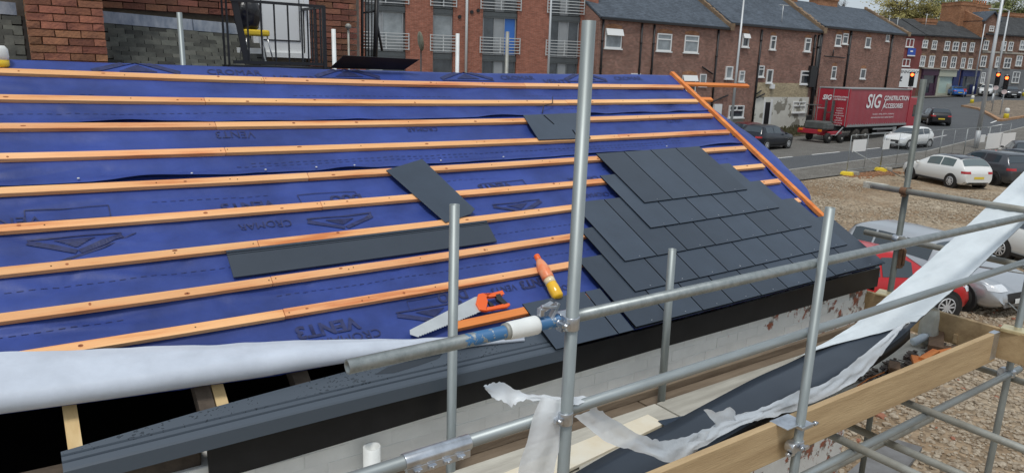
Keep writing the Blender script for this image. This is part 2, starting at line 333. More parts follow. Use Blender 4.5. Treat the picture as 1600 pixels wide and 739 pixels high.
wl = MB(); wl.prism([(1.97, .1, 0), (1.97, 2*2.297-.1, 0), (1.97, 2*2.297-.1, EZ-.2), (1.97, 2.297, EZ+1.38), (1.97, .1, EZ-.2)], (-.2, 0, 0))
wl.prism([(-6.8, .1, 0), (-6.8, 2*2.297-.1, 0), (-6.8, 2*2.297-.1, EZ-.2), (-6.8, 2.297, EZ+1.38), (-6.8, .1, EZ-.2)], (-.2, 0, 0))
wl.box((-2.5, 4.4, 1.58), (8.9, .2, 3.15))
obj('wall', wl, M['paint_wall'], roofB)
wl = MB(); wl.box((-2.4, 2.3, 2.3), (8.7, 4.2, .06)); obj('ceiling_floor', wl, M['void'], roofB)
bm_b = MB().box((0, 0, 0), (.218, .06, .069)); bmesh_b = bm_b.mesh('brick'); bmesh_b.materials.append(M['paint_wall'])
bm_h = MB().box((0, 0, 0), (.106, .06, .069)).mesh('brick'); bm_h.materials.append(M['paint_wall'])
for j in range(9):
    z = 3.135-.075*j; x = 1.97-.107; k = 0
    if j % 2: x -= .1125
    while x > -3.75:
        hdr = (j % 4 == 3)
        o = bpy.data.objects.new('brick', bm_h if hdr else bmesh_b); link(o, front)
        o.location = (x, WY+.034+random.uniform(-.002, .002), z-sag(x)*.8); o.rotation_euler = (0, random.uniform(-.01, .01), random.uniform(-.008, .008))
        x -= .1125 if hdr else .225
# soil pipe stub against the wall
pp = ony(583, 712, -.02)
pst = MB(); pst.tube((pp.x, -.005, 2.2), (pp.x, -.005, pp.z+.045), .042, 18, hollow=True)
tag(obj('pipe_stub', pst, M['white_plastic']), 'short white open topped pipe standing against the white brick wall', 'pipe')
# ---- fascia
fa = MB()
def fas(s, t):
    u = -3.29 + s*(1.985+3.29); return Vector((u, .022, EZ-.004-sag(u)-t*lerp([(-3.2, .203), (-2.1, .176), (-.7, .154), (2, .162)], u)))
fa.grid(fas, 24, 1, False); o = obj('fascia', fa, M['pvc_black'], roofB, thick=.018)
fa = MB(); fa.box((1.99, .22, EZ-.11), (.012, .38, .2)); fa.box((1.99, .55, EZ+.10), (.012, .5, .2)); obj('verge_fascia', fa, M['pvc_black'], roofB)
# rotten old wall plate and timber ends seen past the end of the fascia
for (x, y, z, dx, dy, dz) in ((-3.75, .16, EZ-.14, .9, .12, .10), (-4.6, .12, EZ-.16, .75, .12, .1)):
    obj('wall_plate', MB().box((x, y, z), (dx, dy, dz), Matrix.Rotation(.03, 3, 'Y')), M['timber_dark'], roofB, bevel=.008)
# ---- rafters
for u, m, w_ in ((-4.25, 'timber_dark', .05), (-3.75, 'timber_pale', .05), (-3.25, 'timber_dark', .065), (-3.187, 'timber_pale', .05), (-2.82, 'timber_dark', .075), (-2.38, 'timber_dark', .06), (-1.95, 'timber_dark', .06), (-1.5, 'timber_dark', .06), (-1.05, 'timber_dark', .06), (-.6, 'timber_dark', .06)):
    a = [RP(u-w_/2, .02, -.115), RP(u+w_/2, .02, -.115), RP(u+w_/2, 2.6, -.115), RP(u-w_/2, 2.6, -.115)]
    top = -.034
    b = [RP(u-w_/2, .02, top), RP(u+w_/2, .02, top), RP(u+w_/2, 2.6, top), RP(u-w_/2, 2.6, top)]
    obj('rafter', MB().hexa(a, b), M[m], roofB)
# ---- membrane
def mem_w(u, v):
    ph = math.sin(math.pi*(v-.09)/.25)**2
    w = -.012*ph*(1+.6*N(u*1.3, v*2)) + .010*N(u*.9, v*8, 3)*ph + .005*N(u*4, v*11, 8)*ph
    c = 1-abs(N(u*1.1+v*2.3, v*3.1-u*.4, 5)); w += .007*ph*max(0, (c-.88)/.12)
    c = 1-abs(N(u*2.1-v*3.3, v*4.0, 15)); w -= .006*ph*max(0, (c-.9)/.1)
    return w - .002
def fold_v(u): return lerp([(-7, .33), (-3.98, .285), (-3.54, .25), (-3., .21), (-2.61, .20), (-1.87, .14), (-1.54, .10), (-1.2, .02), (2, .02)], u)
def top_v(u): return lerp([(-7, .66), (-3.96, .585), (-3.81, .55), (-3.25, .455), (-2.75, .365), (-2.24, .255), (-1.54, .135), (-1.45, .115)], u)
UR = 1.93
URB = 1.80
sh = MB(); sh.grid(lambda s, t: (lambda u: (lambda v0: (lambda v: RP(u, v, mem_w(u, v)))(v0+t*(1.72-v0)))(fold_v(u)+(.03 if u < -1.5 else 0)))(-6.9+s*(UR+6.9)), 400, 100)
memA = obj('membrane_sheet', sh, M['membrane'], roofB, fix=False)
def lap(v0, v1, seed):
    def f(s, t):
        u = -6.9+s*(URB+6.9)
        ve = v0 + .012*N(u*1.7, seed) + .006*N(u*6, seed+3)
        v = ve+(v1-ve)*t**1.5
        e = max(0, 1-(v-ve)/.055)
        lift = max(0, N(u*2.6, seed+9)*1.3+.15)
        return RP(u, v, mem_w(u, v)*(1-e) + .004 + e*(.002+.026*lift))
    return MB().grid(f, 420, 40)
memB = obj('membrane_sheet', lap(1.632, 2.25, 1.3), M['membrane'], roofB, fix=False)
def ridge_pt(u, v, w):
    if v <= VR: return RP(u, v, w)
    d = v-VR; y = VR*cT; z = EZ+VR*sT-sag(u)
    return Vector((u, y+d*cT+.0*w, z-d*sT+w))
def lapC(s, t):
    u = -6.9+s*(URB-.02+6.9); ve = 2.135+.012*N(u*1.5, 7.7)+.006*N(u*6, 4.4); v = ve+(3.05-ve)*t
    e = max(0, 1-(v-ve)/.055); lift = max(0, N(u*2.3, 5.1)*1.3+.1)
    w = mem_w(u, v)*(1-e)+.007+e*(.002+.026*lift)
    if v > 2.6: w = .007+.004*N(u*3, v*5)
    return ridge_pt(u, v, w)
memC = obj('membrane_sheet', MB().grid(lapC, 400, 50), M['membrane'], roofB, fix=False)
rs = MB(); rs.grid(lambda s, t: ridge_pt(-6.9+s*(UR+6.9), VR+.02+t*2.75, -.004), 40, 10); obj('membrane_sheet', rs, M['membrane'], roofB, fix=False)
# the loose end of the sheet hanging past the verge
def flap(s, t):
    v = 2.3 - t*1.52; e = lerp([(.78, .05), (.82, .17), (.88, .24), (.97, .29), (1.38, .33), (1.72, .30), (1.97, .24), (2.15, .12), (2.3, .02)], v)
    u = 1.805 + s*e*.9
    return RP(u, v, .004 + s*(.02+.035*N(v*2.3, 4)) - .025*s*s + .006*N(v*9, s*3))
obj('membrane_flap', MB().grid(flap, 14, 50), M['membrane'], roofB, fix=False)
# the lower edge turned back, its pale underside up
def fold(s, t):
    u = -6.9 + s*(-1.60+6.9); vf = fold_v(u); vt = max(top_v(u), vf+.012); wid = vt-vf
    r = min(.055, wid*.30) + .004*N(u*1.5, 2)
    edge = .012*N(u*3, 9)+.008*N(u*9, 1)
    if t < .3:
        a = -math.pi/2 - (t/.3)*math.pi
        v = vf + r + r*math.cos(a)*1.0; w = r + r*math.sin(a)
    else:
        q = (t-.3)/.7
        v = vf + r + (wid-r+edge)*q; w = 2*r + (.038-2*r)*q + .012*math.sin(q*math.pi)+.004*N(u*2, q*3)
    return RP(u, v, w+.004)
fo = obj('membrane_fold', MB().grid(fold, 170, 26), M['membrane_white'], roofB, fix=False)
# printed marks on the membrane
def print_on(name, me_or_polys, u, v, ang, parent, w0=.005, fn=mem_w, ex=0):
    c, s = math.cos(ang), math.sin(ang)
    me = me_or_polys
    for vt in me.vertices:
        x, y = vt.co.x, vt.co.y; uu = u+x*c-y*s; vv = v+x*s+y*c
        vt.co = ridge_pt(uu, vv, fn(uu, vv)+w0)
    me.materials.clear(); return obj(name, me, M['print'], parent)
def poly_mesh(polys):
    b = MB()
    for p in polys:
        for k in range(len(p)):                              # finely split strips follow the sheet
            pass
        b.add([(x, y, 0) for x, y in p], [tuple(range(len(p)))])
    return b.mesh('logo', fix=False)
def strip(x0, y0, x1, y1, t, n=10):
    d = Vector((x1-x0, y1-y0)); p = Vector((-d.y, d.x)).normalized()*t/2; out = []
    for i in range(n):
        a = Vector((x0, y0))+d*(i/n); b = Vector((x0, y0))+d*((i+1)/n)
        out.append([tuple(a-p), tuple(b-p), tuple(b+p), tuple(a+p)])
    return out
def house(sc):                                               # roof-shaped emblem: heavy chevron, a filled gable, a base line
    ps = strip(-.32*sc, 0, 0, .15*sc, .05*sc, 14)+strip(.02*sc, .15*sc, .34*sc, 0, .05*sc, 14)
    for k in range(8):
        h = .012*sc*(k+.5); w = .15*sc*(1-(k+.5)/8.5); ps += strip(-w+.02*sc, h, w+.02*sc, h, .0105*sc, 4)
    ps += strip(-.32*sc, -.03*sc, .34*sc, -.03*sc, .014*sc, 14)
    return ps
def boxes(sc):
    w, h = .2*sc, .05*sc
    ps = strip(-w, -h, w, -h, .006*sc)+strip(-w, h, w, h, .006*sc)+strip(-w, -h, -w, h, .006*sc, 3)+strip(w, -h, w, h, .006*sc, 3)
    return ps
wC = lambda u, v: .0085+.004*N(u*3, v*5) if v > 2.6 else mem_w(u, v)+.008
P_ = math.pi
def txt(s, size, u, v, ang, parent, fn=mem_w, bold=0, w0=.005): return print_on('print', text_mesh(s, size, bold=bold), u, v, ang, parent, w0, fn)
for u in (-3.15, -1.75, -.72, .55): print_on('print', poly_mesh(house(.75)), u, 2.64, 0, memC, .003, wC)
for u in (-2.55, -.2, 1.1): txt('CROMAR', .085, u, 2.66, 0, memC, wC, w0=.003)
for u in (-3.62, -2.15, .2): txt('VENT3', .1, u, 2.60, 0, memC, wC, w0=.003)
txt('VENT3', .11, -2.62, .455, P_, memA, bold=.004); txt('CROMAR', .075, -2.52, .365, P_, memA)
print_on('print', poly_mesh(house(.62)), -2.02, .455, P_, memA); print_on('print', poly_mesh(boxes(.62)), -2.02, .50, P_, memA)
txt('DUO', .085, -1.86, .52, P_, memA, bold=.003)
txt('VENT3', .08, -1.28, .505, P_, memA, bold=.003); txt('CROMAR', .06, -1.12, .43, P_, memA); txt('VENT3', .06, -1.52, .50, P_, memA)
for u, v in ((-3.62, 1.245), (-2.28, 1.23), (-1.02, 1.2)):
    print_on('print', poly_mesh(house(.6)), u, v-.01, P_, memA); print_on('print', poly_mesh(boxes(.9)), u-.02, v+.165, P_, memA)
txt('VENT3', .10, -2.78, 1.375, P_, memA, bold=.003); txt('CROMAR', .07, -2.72, 1.225, P_, memA); txt('DUO', .09, -2.2, 1.375, P_, memA, bold=.004)
txt('VENT3', .09, -1.12, 1.375, P_, memA, bold=.003); txt('CROMAR', .07, -.32, 1.37, P_, memA); txt('VENT3', .10, -3.9, 1.38, P_, memA)
txt('CROMAR', .06, -.30, 1.2, P_, memA); txt('VENT3', .07, -.1, 2.02, P_, memB, lambda u, v: mem_w(u, v)+.004); txt('VENT3', .07, 1.2, 2.02, P_, memB, lambda u, v: mem_w(u, v)+.004)
txt('VENT3', .08, -2.7, 2.01, P_, memB, lambda u, v: mem_w(u, v)+.004); txt('CROMAR', .06, -1.4, 2.02, P_, memB, lambda u, v: mem_w(u, v)+.004)
# dashed lap lines printed along the sheet
dl = []
for v in (.70, .94, 1.46, 1.71, 1.735, 2.23, 2.41):
    x = -4.2
    while x < 1.6:
        if N(x*.8, v*9) > -.05: dl.append((x, v))
        x += .045
db = MB()
for x, v in dl:
    f = lambda a, b: RP(a, b, mem_w(a, b)+(.0028 if v < 1.7 else .0075 if v < 2.2 else .0105)); db.quad(f(x, v), f(x+.026, v), f(x+.026, v+.0035), f(x, v+.0035))
kind(obj('print', db, M['print'], memA, fix=False), 'stuff')
# a tear in the sheet, darker membrane showing through
tr = [(-3.72, 1.09), (-3.52, 1.17), (-3.38, 1.245), (-3.36, 1.25), (-3.37, 1.24), (-3.52, 1.155), (-3.70, 1.08)]
obj('tear', MB().add([RP(u, v, mem_w(u, v)+.004) for u, v in tr], [tuple(range(len(tr)))]), M['print'], memA)
# white nail heads along the laps
for u in (-3.57, -3.02, -2.61, -2.3, -2.05, -1.42, -.9, .8):
    o = obj('nail', MB().lathe([(.001, .006), (.006, .005), (.007, 0)], RP(u, 1.652, .012), 8), M['white_plastic'], memB)
# ---- battens
BV = {1: (2.539, -.0143), 2: (2.298, -.0117), 3: (2.060, -.0067), 4: (1.810, -.0079), 5: (1.560, -.0043), 6: (1.303, -.0036), 7: (1.076, .0077), 8: (.812, .009), 9: (.578, .0041)}
CUT = {1: [-4.9, -2.38, -.2, 1.735], 2: [-5.2, -2.81, .1, 1.74], 3: [-4.8, -2.80, -.25, 1.745], 4: [-5.2, -2.80, .35, 1.75], 5: [-4.7, -2.38, 0.9, 1.755],
       6: [-5.1, -2.38, .6, 1.76], 7: [-4.8, -2.81, .4, 1.77], 8: [-5.2, -2.81, .3, 1.78], 9: [-4.7, -2.81, -.55, .9]}
def batten_mesh(u0, u1, v0, sl, m, w0=0, h=.025, wd=.048, skew=.004):
    b = MB(); n = max(2, int((u1-u0)/.35)); rings = []
    for i in range(n+1):
        u = u0+(u1-u0)*i/n; v = v0+sl*u + .003*N(u*1.3, v0*7)
        rings.append([RP(u, v-wd/2, w0), RP(u, v+wd/2, w0), RP(u, v+wd/2, w0+h), RP(u, v-wd/2, w0+h)])
    vs = [p for r in rings for p in r]
    fs = [(4*i+k, 4*i+(k+1) % 4, 4*i+4+(k+1) % 4, 4*i+4+k) for i in range(n) for k in range(4)]+[(0, 1, 2, 3), tuple(4*n+k for k in (3, 2, 1, 0))]
    return b.add(vs, fs)
nail_me = MB().lathe([(.0005, .001), (.0034, .0008), (.0036, 0)], (0, 0, 0), 6).mesh('nail'); nail_me.materials.append(M['slate_edge'])
M['knot'] = mat('knot', (.33, .10, .035), .75, var=.3, vscale=20)
for k, cuts in CUT.items():
    v0, sl = BV[k]; cuts = [cuts[0]-1.6]+cuts
    for a, b in zip(cuts[:-1], cuts[1:]):
        far = a > .2
        bo = obj('batten', batten_mesh(a+.0015, b-.0015, v0+random.uniform(-.002, .002), sl, None), M['batten'], roofB, bevel=.0015)
        x = max(a, -4.1)+random.uniform(.1, .5)
        while x < b-.1:                                      # knots on the top face
            vv = v0+sl*x+random.uniform(-.014, .014); rx = random.uniform(.005, .014); ry = random.uniform(.004, .008)
            ps = [RP(x+rx*math.cos(i*P_/4), vv+ry*math.sin(i*P_/4), .0262) for i in range(8)]
            obj('knot', MB().add(ps, [tuple(range(8))]), M['knot'], bo); x += random.uniform(.35, 1.1)
        for un in (-3.75, -3.22, -2.83, -2.79, -2.40, -2.36, -1.95, -1.5, -1.05, -.6, -.15, .3, .75, 1.2, 1.6):
            if max(a, -3.9) < un < b and random.random() < .55: no = bpy.data.objects.new('nail', nail_me); link(no, bo); no.location = RP(un+random.uniform(-.006, .006), v0+sl*un+random.uniform(-.008, .008), .0258); no.rotation_euler.x = TH
obj('batten', batten_mesh(-1.98, -.90, .315, .012, None, w0=.001, h=.03, wd=.05), M['batten_orange'], roofB, bevel=.002)
obj('batten', batten_mesh(1.80, 2.78, 2.575, -.012, None, w0=.012, h=.025, wd=.045), M['batten_orange'], roofB, bevel=.002)
obj('batten', batten_mesh(1.80, 1.985, 2.335, -.012, None, w0=.0, h=.025, wd=.045), M['batten_orange'], roofB, bevel=.002)
vb = MB()
def vu(v): return 1.755+.043*(2.7-v)
for (va, vb_) in ((2.76, .55),):
    A = [RP(vu(va), va, .001), RP(vu(va)+.05, va, .001), RP(vu(vb_)+.05, vb_, .001), RP(vu(vb_), vb_, .001)]
    B = [RP(vu(va), va, .034), RP(vu(va)+.05, va, .034), RP(vu(vb_)+.05, vb_, .034), RP(vu(vb_), vb_, .034)]
    obj('verge_batten', MB().hexa(A, B), M['batten_orange'], roofB, bevel=.002)
# ---- slates, each its own piece
SK = -.09
def slate_mesh(u, vt, wd, ln, w_t=.050, w_h=.028, th=.0075, sk=SK):
    j = random.uniform(-.0015, .0015)
    def p(a, b, top):
        f = b/ln; w = w_t+(w_h-w_t)*f + (th if top else 0)
        return RP(u+a*wd+sk*b, vt+b+j, w)
    A = [p(0, 0, 0), p(1, 0, 0), p(1, ln, 0), p(0, ln, 0)]; B = [p(0, 0, 1), p(1, 0, 1), p(1, ln, 1), p(0, ln, 1)]
    me = MB().hexa(A, B).mesh('slate'); me.materials.append(M['slate']); me.materials.append(M['slate_edge'])
    for f in me.polygons: f.material_index = 0 if abs(f.normal.z) > .6 else 1
    return me
rows = [(1.0, 0.0, 4, 0), (.75, -.1335, 5, 0), (.5, -.569, 7, 0), (.25, -.665, 8, 0), (0., -.85, 9, .115)]
GAP = .0095
slates = []
for vt, u0, n, extra in rows:
    for i in range(n):
        wd = .303-GAP+(extra if i == n-1 else 0)
        if vt == .5 and u0+i*.303 < -.9: continue
        o = obj('slate', slate_mesh(u0+i*.303, vt, wd, .6), M['slate'], roofB); slates.append(o)
        o2 = obj('rivet', MB().lathe([(.0005, .002), (.004, .0015), (.005, 0)], RP(u0+i*.303+wd/2, vt+.02, .0575), 6), M['coupler'], o)
for a, b in ((-1.46, -.99), (-.985, -.86)):
    obj('slate', slate_mesh(a, -.005, b-a-.004, .345, .034, .030), M['slate'], roofB)
us = MB(); us.grid(lambda s, t: RP(-.84+s*2.82, .004+t*.33, .030-.002*t), 20, 1, False); obj('slate_undercourse', us, M['slate'], roofB, thick=.004)
kind(roofB.children[-1], 'stuff')
# ---- grey plastic eaves board with its folded front lip
def eb(prof, u0, u1, n=30):
    b = MB(); vs = []
    for i in range(n+1):
        u = u0+(u1-u0)*i/n; bow = .012*math.sin(P_*i/n)
        f = lerp([(-3.8, .10), (-3.3, .42), (-2.6, .72), (-2.0, .93), (-1.4, 1.)], u)
        for j, (y, z) in enumerate(prof):
            if j < 2: y = .058+(y-.056)*f; z = .048+(z-.047)*f
            vs.append(Vector((u, y, EZ+z-sag(u)+bow)))
    k = len(prof)
    b.add(vs, [(i*k+j, i*k+j+1, (i+1)*k+j+1, (i+1)*k+j) for i in range(n) for j in range(k-1)])
    return b
pr = [(.168, .100), (.14, .088), (.056, .047), (.053, .038), (.046, .036), (.043, .043), (.026, .035), (.023, .024), (.016, .022), (.013, .031), (-.012, .019), (-.019, .011), (-.022, -.052), (-.012, -.054), (-.010, 0.0)]
M['pvc_wet'] = mat('pvc_wet', (.10, .125, .155), .34, spec=.45)
def drops(m):
    t = m.node_tree; b = t.nodes['Principled BSDF']; K = t.links.new
    g = t.nodes.new('ShaderNodeNewGeometry'); mp = t.nodes.new('ShaderNodeMapping'); mp.inputs['Scale'].default_value = (.75, 1.1, 1); K(g.outputs['Position'], mp.inputs[0])
    dn = t.nodes.new('ShaderNodeTexNoise'); dn.inputs['Scale'].default_value = 45; K(mp.outputs[0], dn.inputs['Vector'])
    md = t.nodes.new('ShaderNodeMix'); md.data_type = 'VECTOR'; md.inputs[0].default_value = .035; K(mp.outputs[0], md.inputs[4]); K(dn.outputs['Color'], md.inputs[5])
    v = t.nodes.new('ShaderNodeTexVoronoi'); v.inputs['Scale'].default_value = 62; v.inputs['Randomness'].default_value = 1; K(md.outputs[1], v.inputs['Vector'])
    n = t.nodes.new('ShaderNodeTexNoise'); n.inputs['Scale'].default_value = 4.5; n.inputs['Detail'].default_value = 3; K(g.outputs['Position'], n.inputs['Vector'])
    mr = t.nodes.new('ShaderNodeMapRange'); mr.inputs[1].default_value = .38; mr.inputs[2].default_value = .66; mr.inputs[3].default_value = .0; mr.inputs[4].default_value = .36; K(n.outputs[0], mr.inputs[0])
    l0 = t.nodes.new('ShaderNodeMath'); l0.operation = 'LESS_THAN'; K(v.outputs['Distance'], l0.inputs[0]); K(mr.outputs[0], l0.inputs[1])
    sn = t.nodes.new('ShaderNodeSeparateXYZ'); K(g.outputs['Position'], sn.inputs[0]); gy = t.nodes.new('ShaderNodeMath'); gy.operation = 'GREATER_THAN'; gy.inputs[1].default_value = .052; K(sn.outputs['Y'], gy.inputs[0])
    lt = t.nodes.new('ShaderNodeMath'); lt.operation = 'MULTIPLY'; K(l0.outputs[0], lt.inputs[0]); K(gy.outputs[0], lt.inputs[1])
    mx = t.nodes.new('ShaderNodeMix'); mx.data_type = 'RGBA'; mx.inputs[6].default_value = (.066, .084, .107, 1); mx.inputs[7].default_value = (.038, .048, .06, 1); K(lt.outputs[0], mx.inputs[0]); K(mx.outputs[2], b.inputs['Base Color'])
    m2 = t.nodes.new('ShaderNodeMapRange'); m2.inputs[3].default_value = .42; m2.inputs[4].default_value = .12; K(lt.outputs[0], m2.inputs[0]); K(m2.outputs[0], b.inputs['Roughness'])
drops(M['pvc_wet'])
o = obj('eaves_board', eb(pr, -3.80, -1.36), M['pvc_wet'], roofB, fix=False, thick=.004)
o['label'] = 'wet dark grey plastic eaves board with a folded front lip'
M['wet'] = mat('wet', (.028, .036, .046), .10)
wp = [(-2.50, .085), (-2.42, .11), (-2.30, .118), (-2.16, .13), (-2.10, .118), (-2.14, .095), (-2.26, .08), (-2.40, .07)]
obj('wet_patch', MB().add([Vector((u, y, EZ-sag(u)+.047+(y-.056)*.488+.012*math.sin(P_*(u+3.8)/2.44)+.0012)) for u, y in wp], [tuple(range(8))]), M['wet'], o)
# ---- loose things lying on the roof
def loose_slate(poly, w, label, name='loose_slate'):
    pts = [RP(u, v, w) for u, v in poly]; n = (RP(0, 0, 1)-RP(0, 0, 0))
    return tag(obj(name, MB().prism(pts, n*.005), M['slate'], bevel=.0008), label, 'slate', 'slates lying loose on the roof')
loose_slate([(-1.67, 1.05), (-1.46, 1.10), (-1.41, 1.14), (-1.43, 1.19), (-1.57, 1.655), (-1.87, 1.565)], .030, 'single grey slate with clipped corner lying askew on the battens near the middle')
s2 = thing('loose_slate', RP(-.2, 1.8, .03), 'grey slate with two slots lying on the upper battens behind the tall pole', 'slate', 'slates lying loose on the roof')
obj('plate', MB().prism([RP(u, v, .032) for u, v in ((-.50, 1.80), (.02, 1.79), (.10, 2.12), (-.47, 2.11))], (RP(0, 0, 1)-RP(0, 0, 0))*.005), M['slate'], s2)
for a, b in (((-.27, 2.10), (-.24, 1.98)), ((-.10, 1.90), (-.11, 1.80))):
    obj('slot', MB().prism([RP(a[0]-.006, a[1], .0375), RP(a[0]+.006, a[1], .0375), RP(b[0]+.006, b[1], .0375), RP(b[0]-.006, b[1], .0375)], (RP(0, 0, 1)-RP(0, 0, 0))*.001), M['slate_edge'], s2)
zr = RP(-1.5, VR, 0)
rb = MB(); rb.prism([(-1.86, zr.y-.02, zr.z+.014), (-1.26, zr.y-.02, zr.z+.014), (-1.155, zr.y-.085, zr.z+.098), (-1.775, zr.y-.085, zr.z+.108)], (0, .005, .003))
tag(obj('loose_slate', rb, M['pvc_black'], bevel=.001), 'slate propped up on the ridge, its shaded underside coloured black', 'slate', 'slates lying loose on the roof')  # black material carries the shade on the side facing the camera
lb = thing('grey_board', RP(-2.2, .9, .0), 'long flat dark grey plastic board lying on a batten amid the blue roof', 'board')
def plank(u0, u1, v0, v1, w0, w1, th):
    b = MB(); n = 16; vs = []
    for i in range(n+1):
        u = u0+(u1-u0)*i/n; sk = .012*i/n
        vs += [RP(u-.02*0, v0+sk, w0), RP(u, v1+sk, w1), RP(u, v1+sk, w1+th), RP(u, v0+sk, w0+th)]
    fs = [(4*i+k, 4*i+(k+1) % 4, 4*i+4+(k+1) % 4, 4*i+4+k) for i in range(n) for k in range(4)]+[(0, 1, 2, 3), tuple(4*n+k for k in (3, 2, 1, 0))]
    return b.add(vs, fs)
obj('panel', plank(-2.985, -1.385, .843, 1.012, .012, .030, .007), M['pvc_grey'], lb); obj('rib', plank(-2.985, -1.385, .985, .990, .034, .0345, .0035), M['pvc_grey'], lb); obj('rib', plank(-2.985, -1.385, .997, 1.012, .036, .036, .005), M['pvc_grey'], lb)
# saw
M['blade'] = mat('blade', (.50, .53, .54), .5, metal=.35, var=.08, vscale=10)
M['orange_plastic'] = mat('orange_plastic', (.85, .13, .02), .4)
M['dark_rubber'] = mat('dark_rubber', (.02, .02, .022), .6)
sw = thing('hand_saw', RP(-1.9, .36, .03), 'hand saw with grey blade and orange handle lying on the blue membrane', 'saw')
nrm = RP(0, 0, 1)-RP(0, 0, 0)
def rpoly(poly, w, th): return MB().prism([RP(u, v, w) for u, v in poly], nrm*th)
obj('blade', rpoly([(-2.235, .290)]+[(-2.205+.0081*i, .268+.0015*i-(.006 if i % 2 else 0)) for i in range(51)]+[(-1.73, .352), (-1.70, .455), (-1.76, .452), (-2.225, .318)], .03, .0015), M['blade'], sw)
obj('handle', rpoly([(-1.78, .352), (-1.745, .338), (-1.70, .40), (-1.695, .43), (-1.64, .447), (-1.575, .452), (-1.575, .43), (-1.60, .425), (-1.675, .428), (-1.70, .462), (-1.735, .46), (-1.78, .40)], .026, .018), M['orange_plastic'], sw, bevel=.003)
obj('handle', rpoly([(-1.745, .338), (-1.60, .335), (-1.575, .345), (-1.575, .36), (-1.60, .362), (-1.70, .358), (-1.725, .362)], .026, .018), M['orange_plastic'], sw, bevel=.003)
obj('grip', rpoly([(-1.615, .355), (-1.585, .36), (-1.60, .40), (-1.598, .435), (-1.63, .435), (-1.64, .40)], .024, .022), M['dark_rubber'], sw, bevel=.003)
obj('grip', rpoly([(-1.70, .362), (-1.675, .362), (-1.685, .39), (-1.70, .40)], .025, .018), M['dark_rubber'], sw, bevel=.002)
# drink bottle
M['juice'] = mat('juice', (.88, .50, .02), .18, spec=.5, coat=.5); M['bottle_label'] = mat('bottle_label', (.86, .19, .05), .35, col2=(.80, .42, .25), vscale=14); M['clear_plastic'] = mat('clear_plastic', (.80, .66, .42), .2, coat=.4)
bt = thing('drink_bottle', RP(-1.26, .36, .03), 'small plastic bottle of orange drink with an orange cap lying on the battens', 'bottle')
a = RP(-1.235, .325, .042); b = RP(-1.215, .635, .062); ax = (b-a); ln = ax.length; q = ax.to_track_quat('Z', 'Y').to_matrix()
obj('body', MB().lathe([(.004, 0), (.026, .002), (.032, .012), (.033, .07), (.030, .085), (.031, .095)], a, 20, q*1.14), M['juice'], bt)
obj('body', MB().lathe([(.031, .095), (.030, .11), (.032, .125)], a, 20, q*1.14), M['clear_plastic'], bt)
obj('label_sleeve', MB().lathe([(.032, .125), (.0335, .14), (.033, .20), (.026, .235), (.016, .262)], a, 20, q*1.14), M['bottle_label'], bt)
obj('cap', MB().lathe([(.0165, .262), (.017, .264), (.017, .29), (.015, .294)], a, 16, q*1.14), M['orange_plastic'], bt)
# yellow and clear tub at the left edge
M['yellow_plastic'] = mat('yellow_plastic', (.80, .55, .03), .4)
tb = thing('small_tub', RP(-3.87, 2.66, .03), 'small clear tub with a yellow band on the top batten at the left edge', 'tub')
tz = RP(-3.86, 2.665, .0)
obj('band', MB().lathe([(.055, 0), (.06, .01), (.06, .04)], tz, 18), M['yellow_plastic'], tb); obj('cover', MB().lathe([(.058, .04), (.062, .06), (.06, .10), (.045, .12)], tz, 18), M['white_plastic'], tb)
# thin black strap ends on the upper battens
tag(obj('cable_offcut', MB().path([RP(-.25, 2.15, .02), RP(-.20, 2.22, .04), RP(-.09, 2.25, .045), RP(-.045, 2.33, .05)], .004, 6), M['dark_rubber']), 'thin black cable offcut lying above the slotted slate', 'cable')
# ================================================================= SCAFFOLD
TR = .02415
def pole(p, q, label, m='steel', name='scaffold_pole', hollow=True, group='scaffold poles'):
    p = Vector(p); q = Vector(q)
    t = thing(name, p, label, 'pole', group)
    obj('tube', MB().tube(p, q, TR, 20, hollow=hollow), M[m if m != 'steel' or abs((q-p).z) > 1 else 'steel_h'], t)
    return t
def coupler(t, c, ax1, ax2, m='coupler', s=1.0):                    # two saddles clasping two tubes, with bolts
    c = Vector(c); a1 = Vector(ax1).normalized(); a2 = Vector(ax2).normalized(); b = MB()
    n = a1.cross(a2).normalized()
    o1 = c; o2 = c+n*.052
    b.tube(o1-a1*.026*s, o1+a1*.026*s, .031, 16); b.tube(o2-a2*.026*s, o2+a2*.026*s, .031, 16)
    b.box(c+n*.026, (.05, .05, .05))
    obj('coupler', b, M[m], t, bevel=.003)
    b = MB()
    for o, a, sd in ((o1, a1, 1), (o2, a2, -1)):
        tdir = a.cross(n).normalized()*sd
        e = o+tdir*.04
        b.tube(e-n*.03, e+n*.034, .0075, 8); b.tube(e+n*.018, e+n*.030, .0135, 6); b.box(e, (.03, .03, .016))
    obj('coupler_bolt', b, M[m], t)
X_, Y_, Z_ = Vector((1, 0, 0)), Vector((0, 1, 0)), Vector((0, 0, 1))
P1 = pole((-2.197, -1.0, 0), (-2.178, -1.0, 5.035), 'tallest galvanised scaffold pole standing upright in the middle foreground')
P4 = pole((-.574, -1.0, 0), (-.574, -1.0, 4.256), 'upright scaffold pole clamped to the toe board, right of the middle')
P2 = pole((-2.175, -.1, 0), (-2.168, -.1, 4.245), 'upright scaffold pole in front of the eaves beside the saw')
P3 = pole((-.648, -.1, 2.80), (-.668, -.1, 3.85), 'short upright scaffold pole between the slated eaves and the platform')
P5 = pole((2.15, -.04, 0), (2.15, -.02, 4.88), 'dull grey upright pole at the far end of the platform by the red car', 'steel_old')
P6 = pole((2.15, -.985, 0), (2.15, -.985, 4.85), 'upright scaffold pole at the outer far corner beside the gravel')
UR_ = pole((-3.04, -.95, 3.955), (2.45, -.95, 3.962), 'upper guard rail with blue paint and a white sleeve near its open end')
ra = UR_
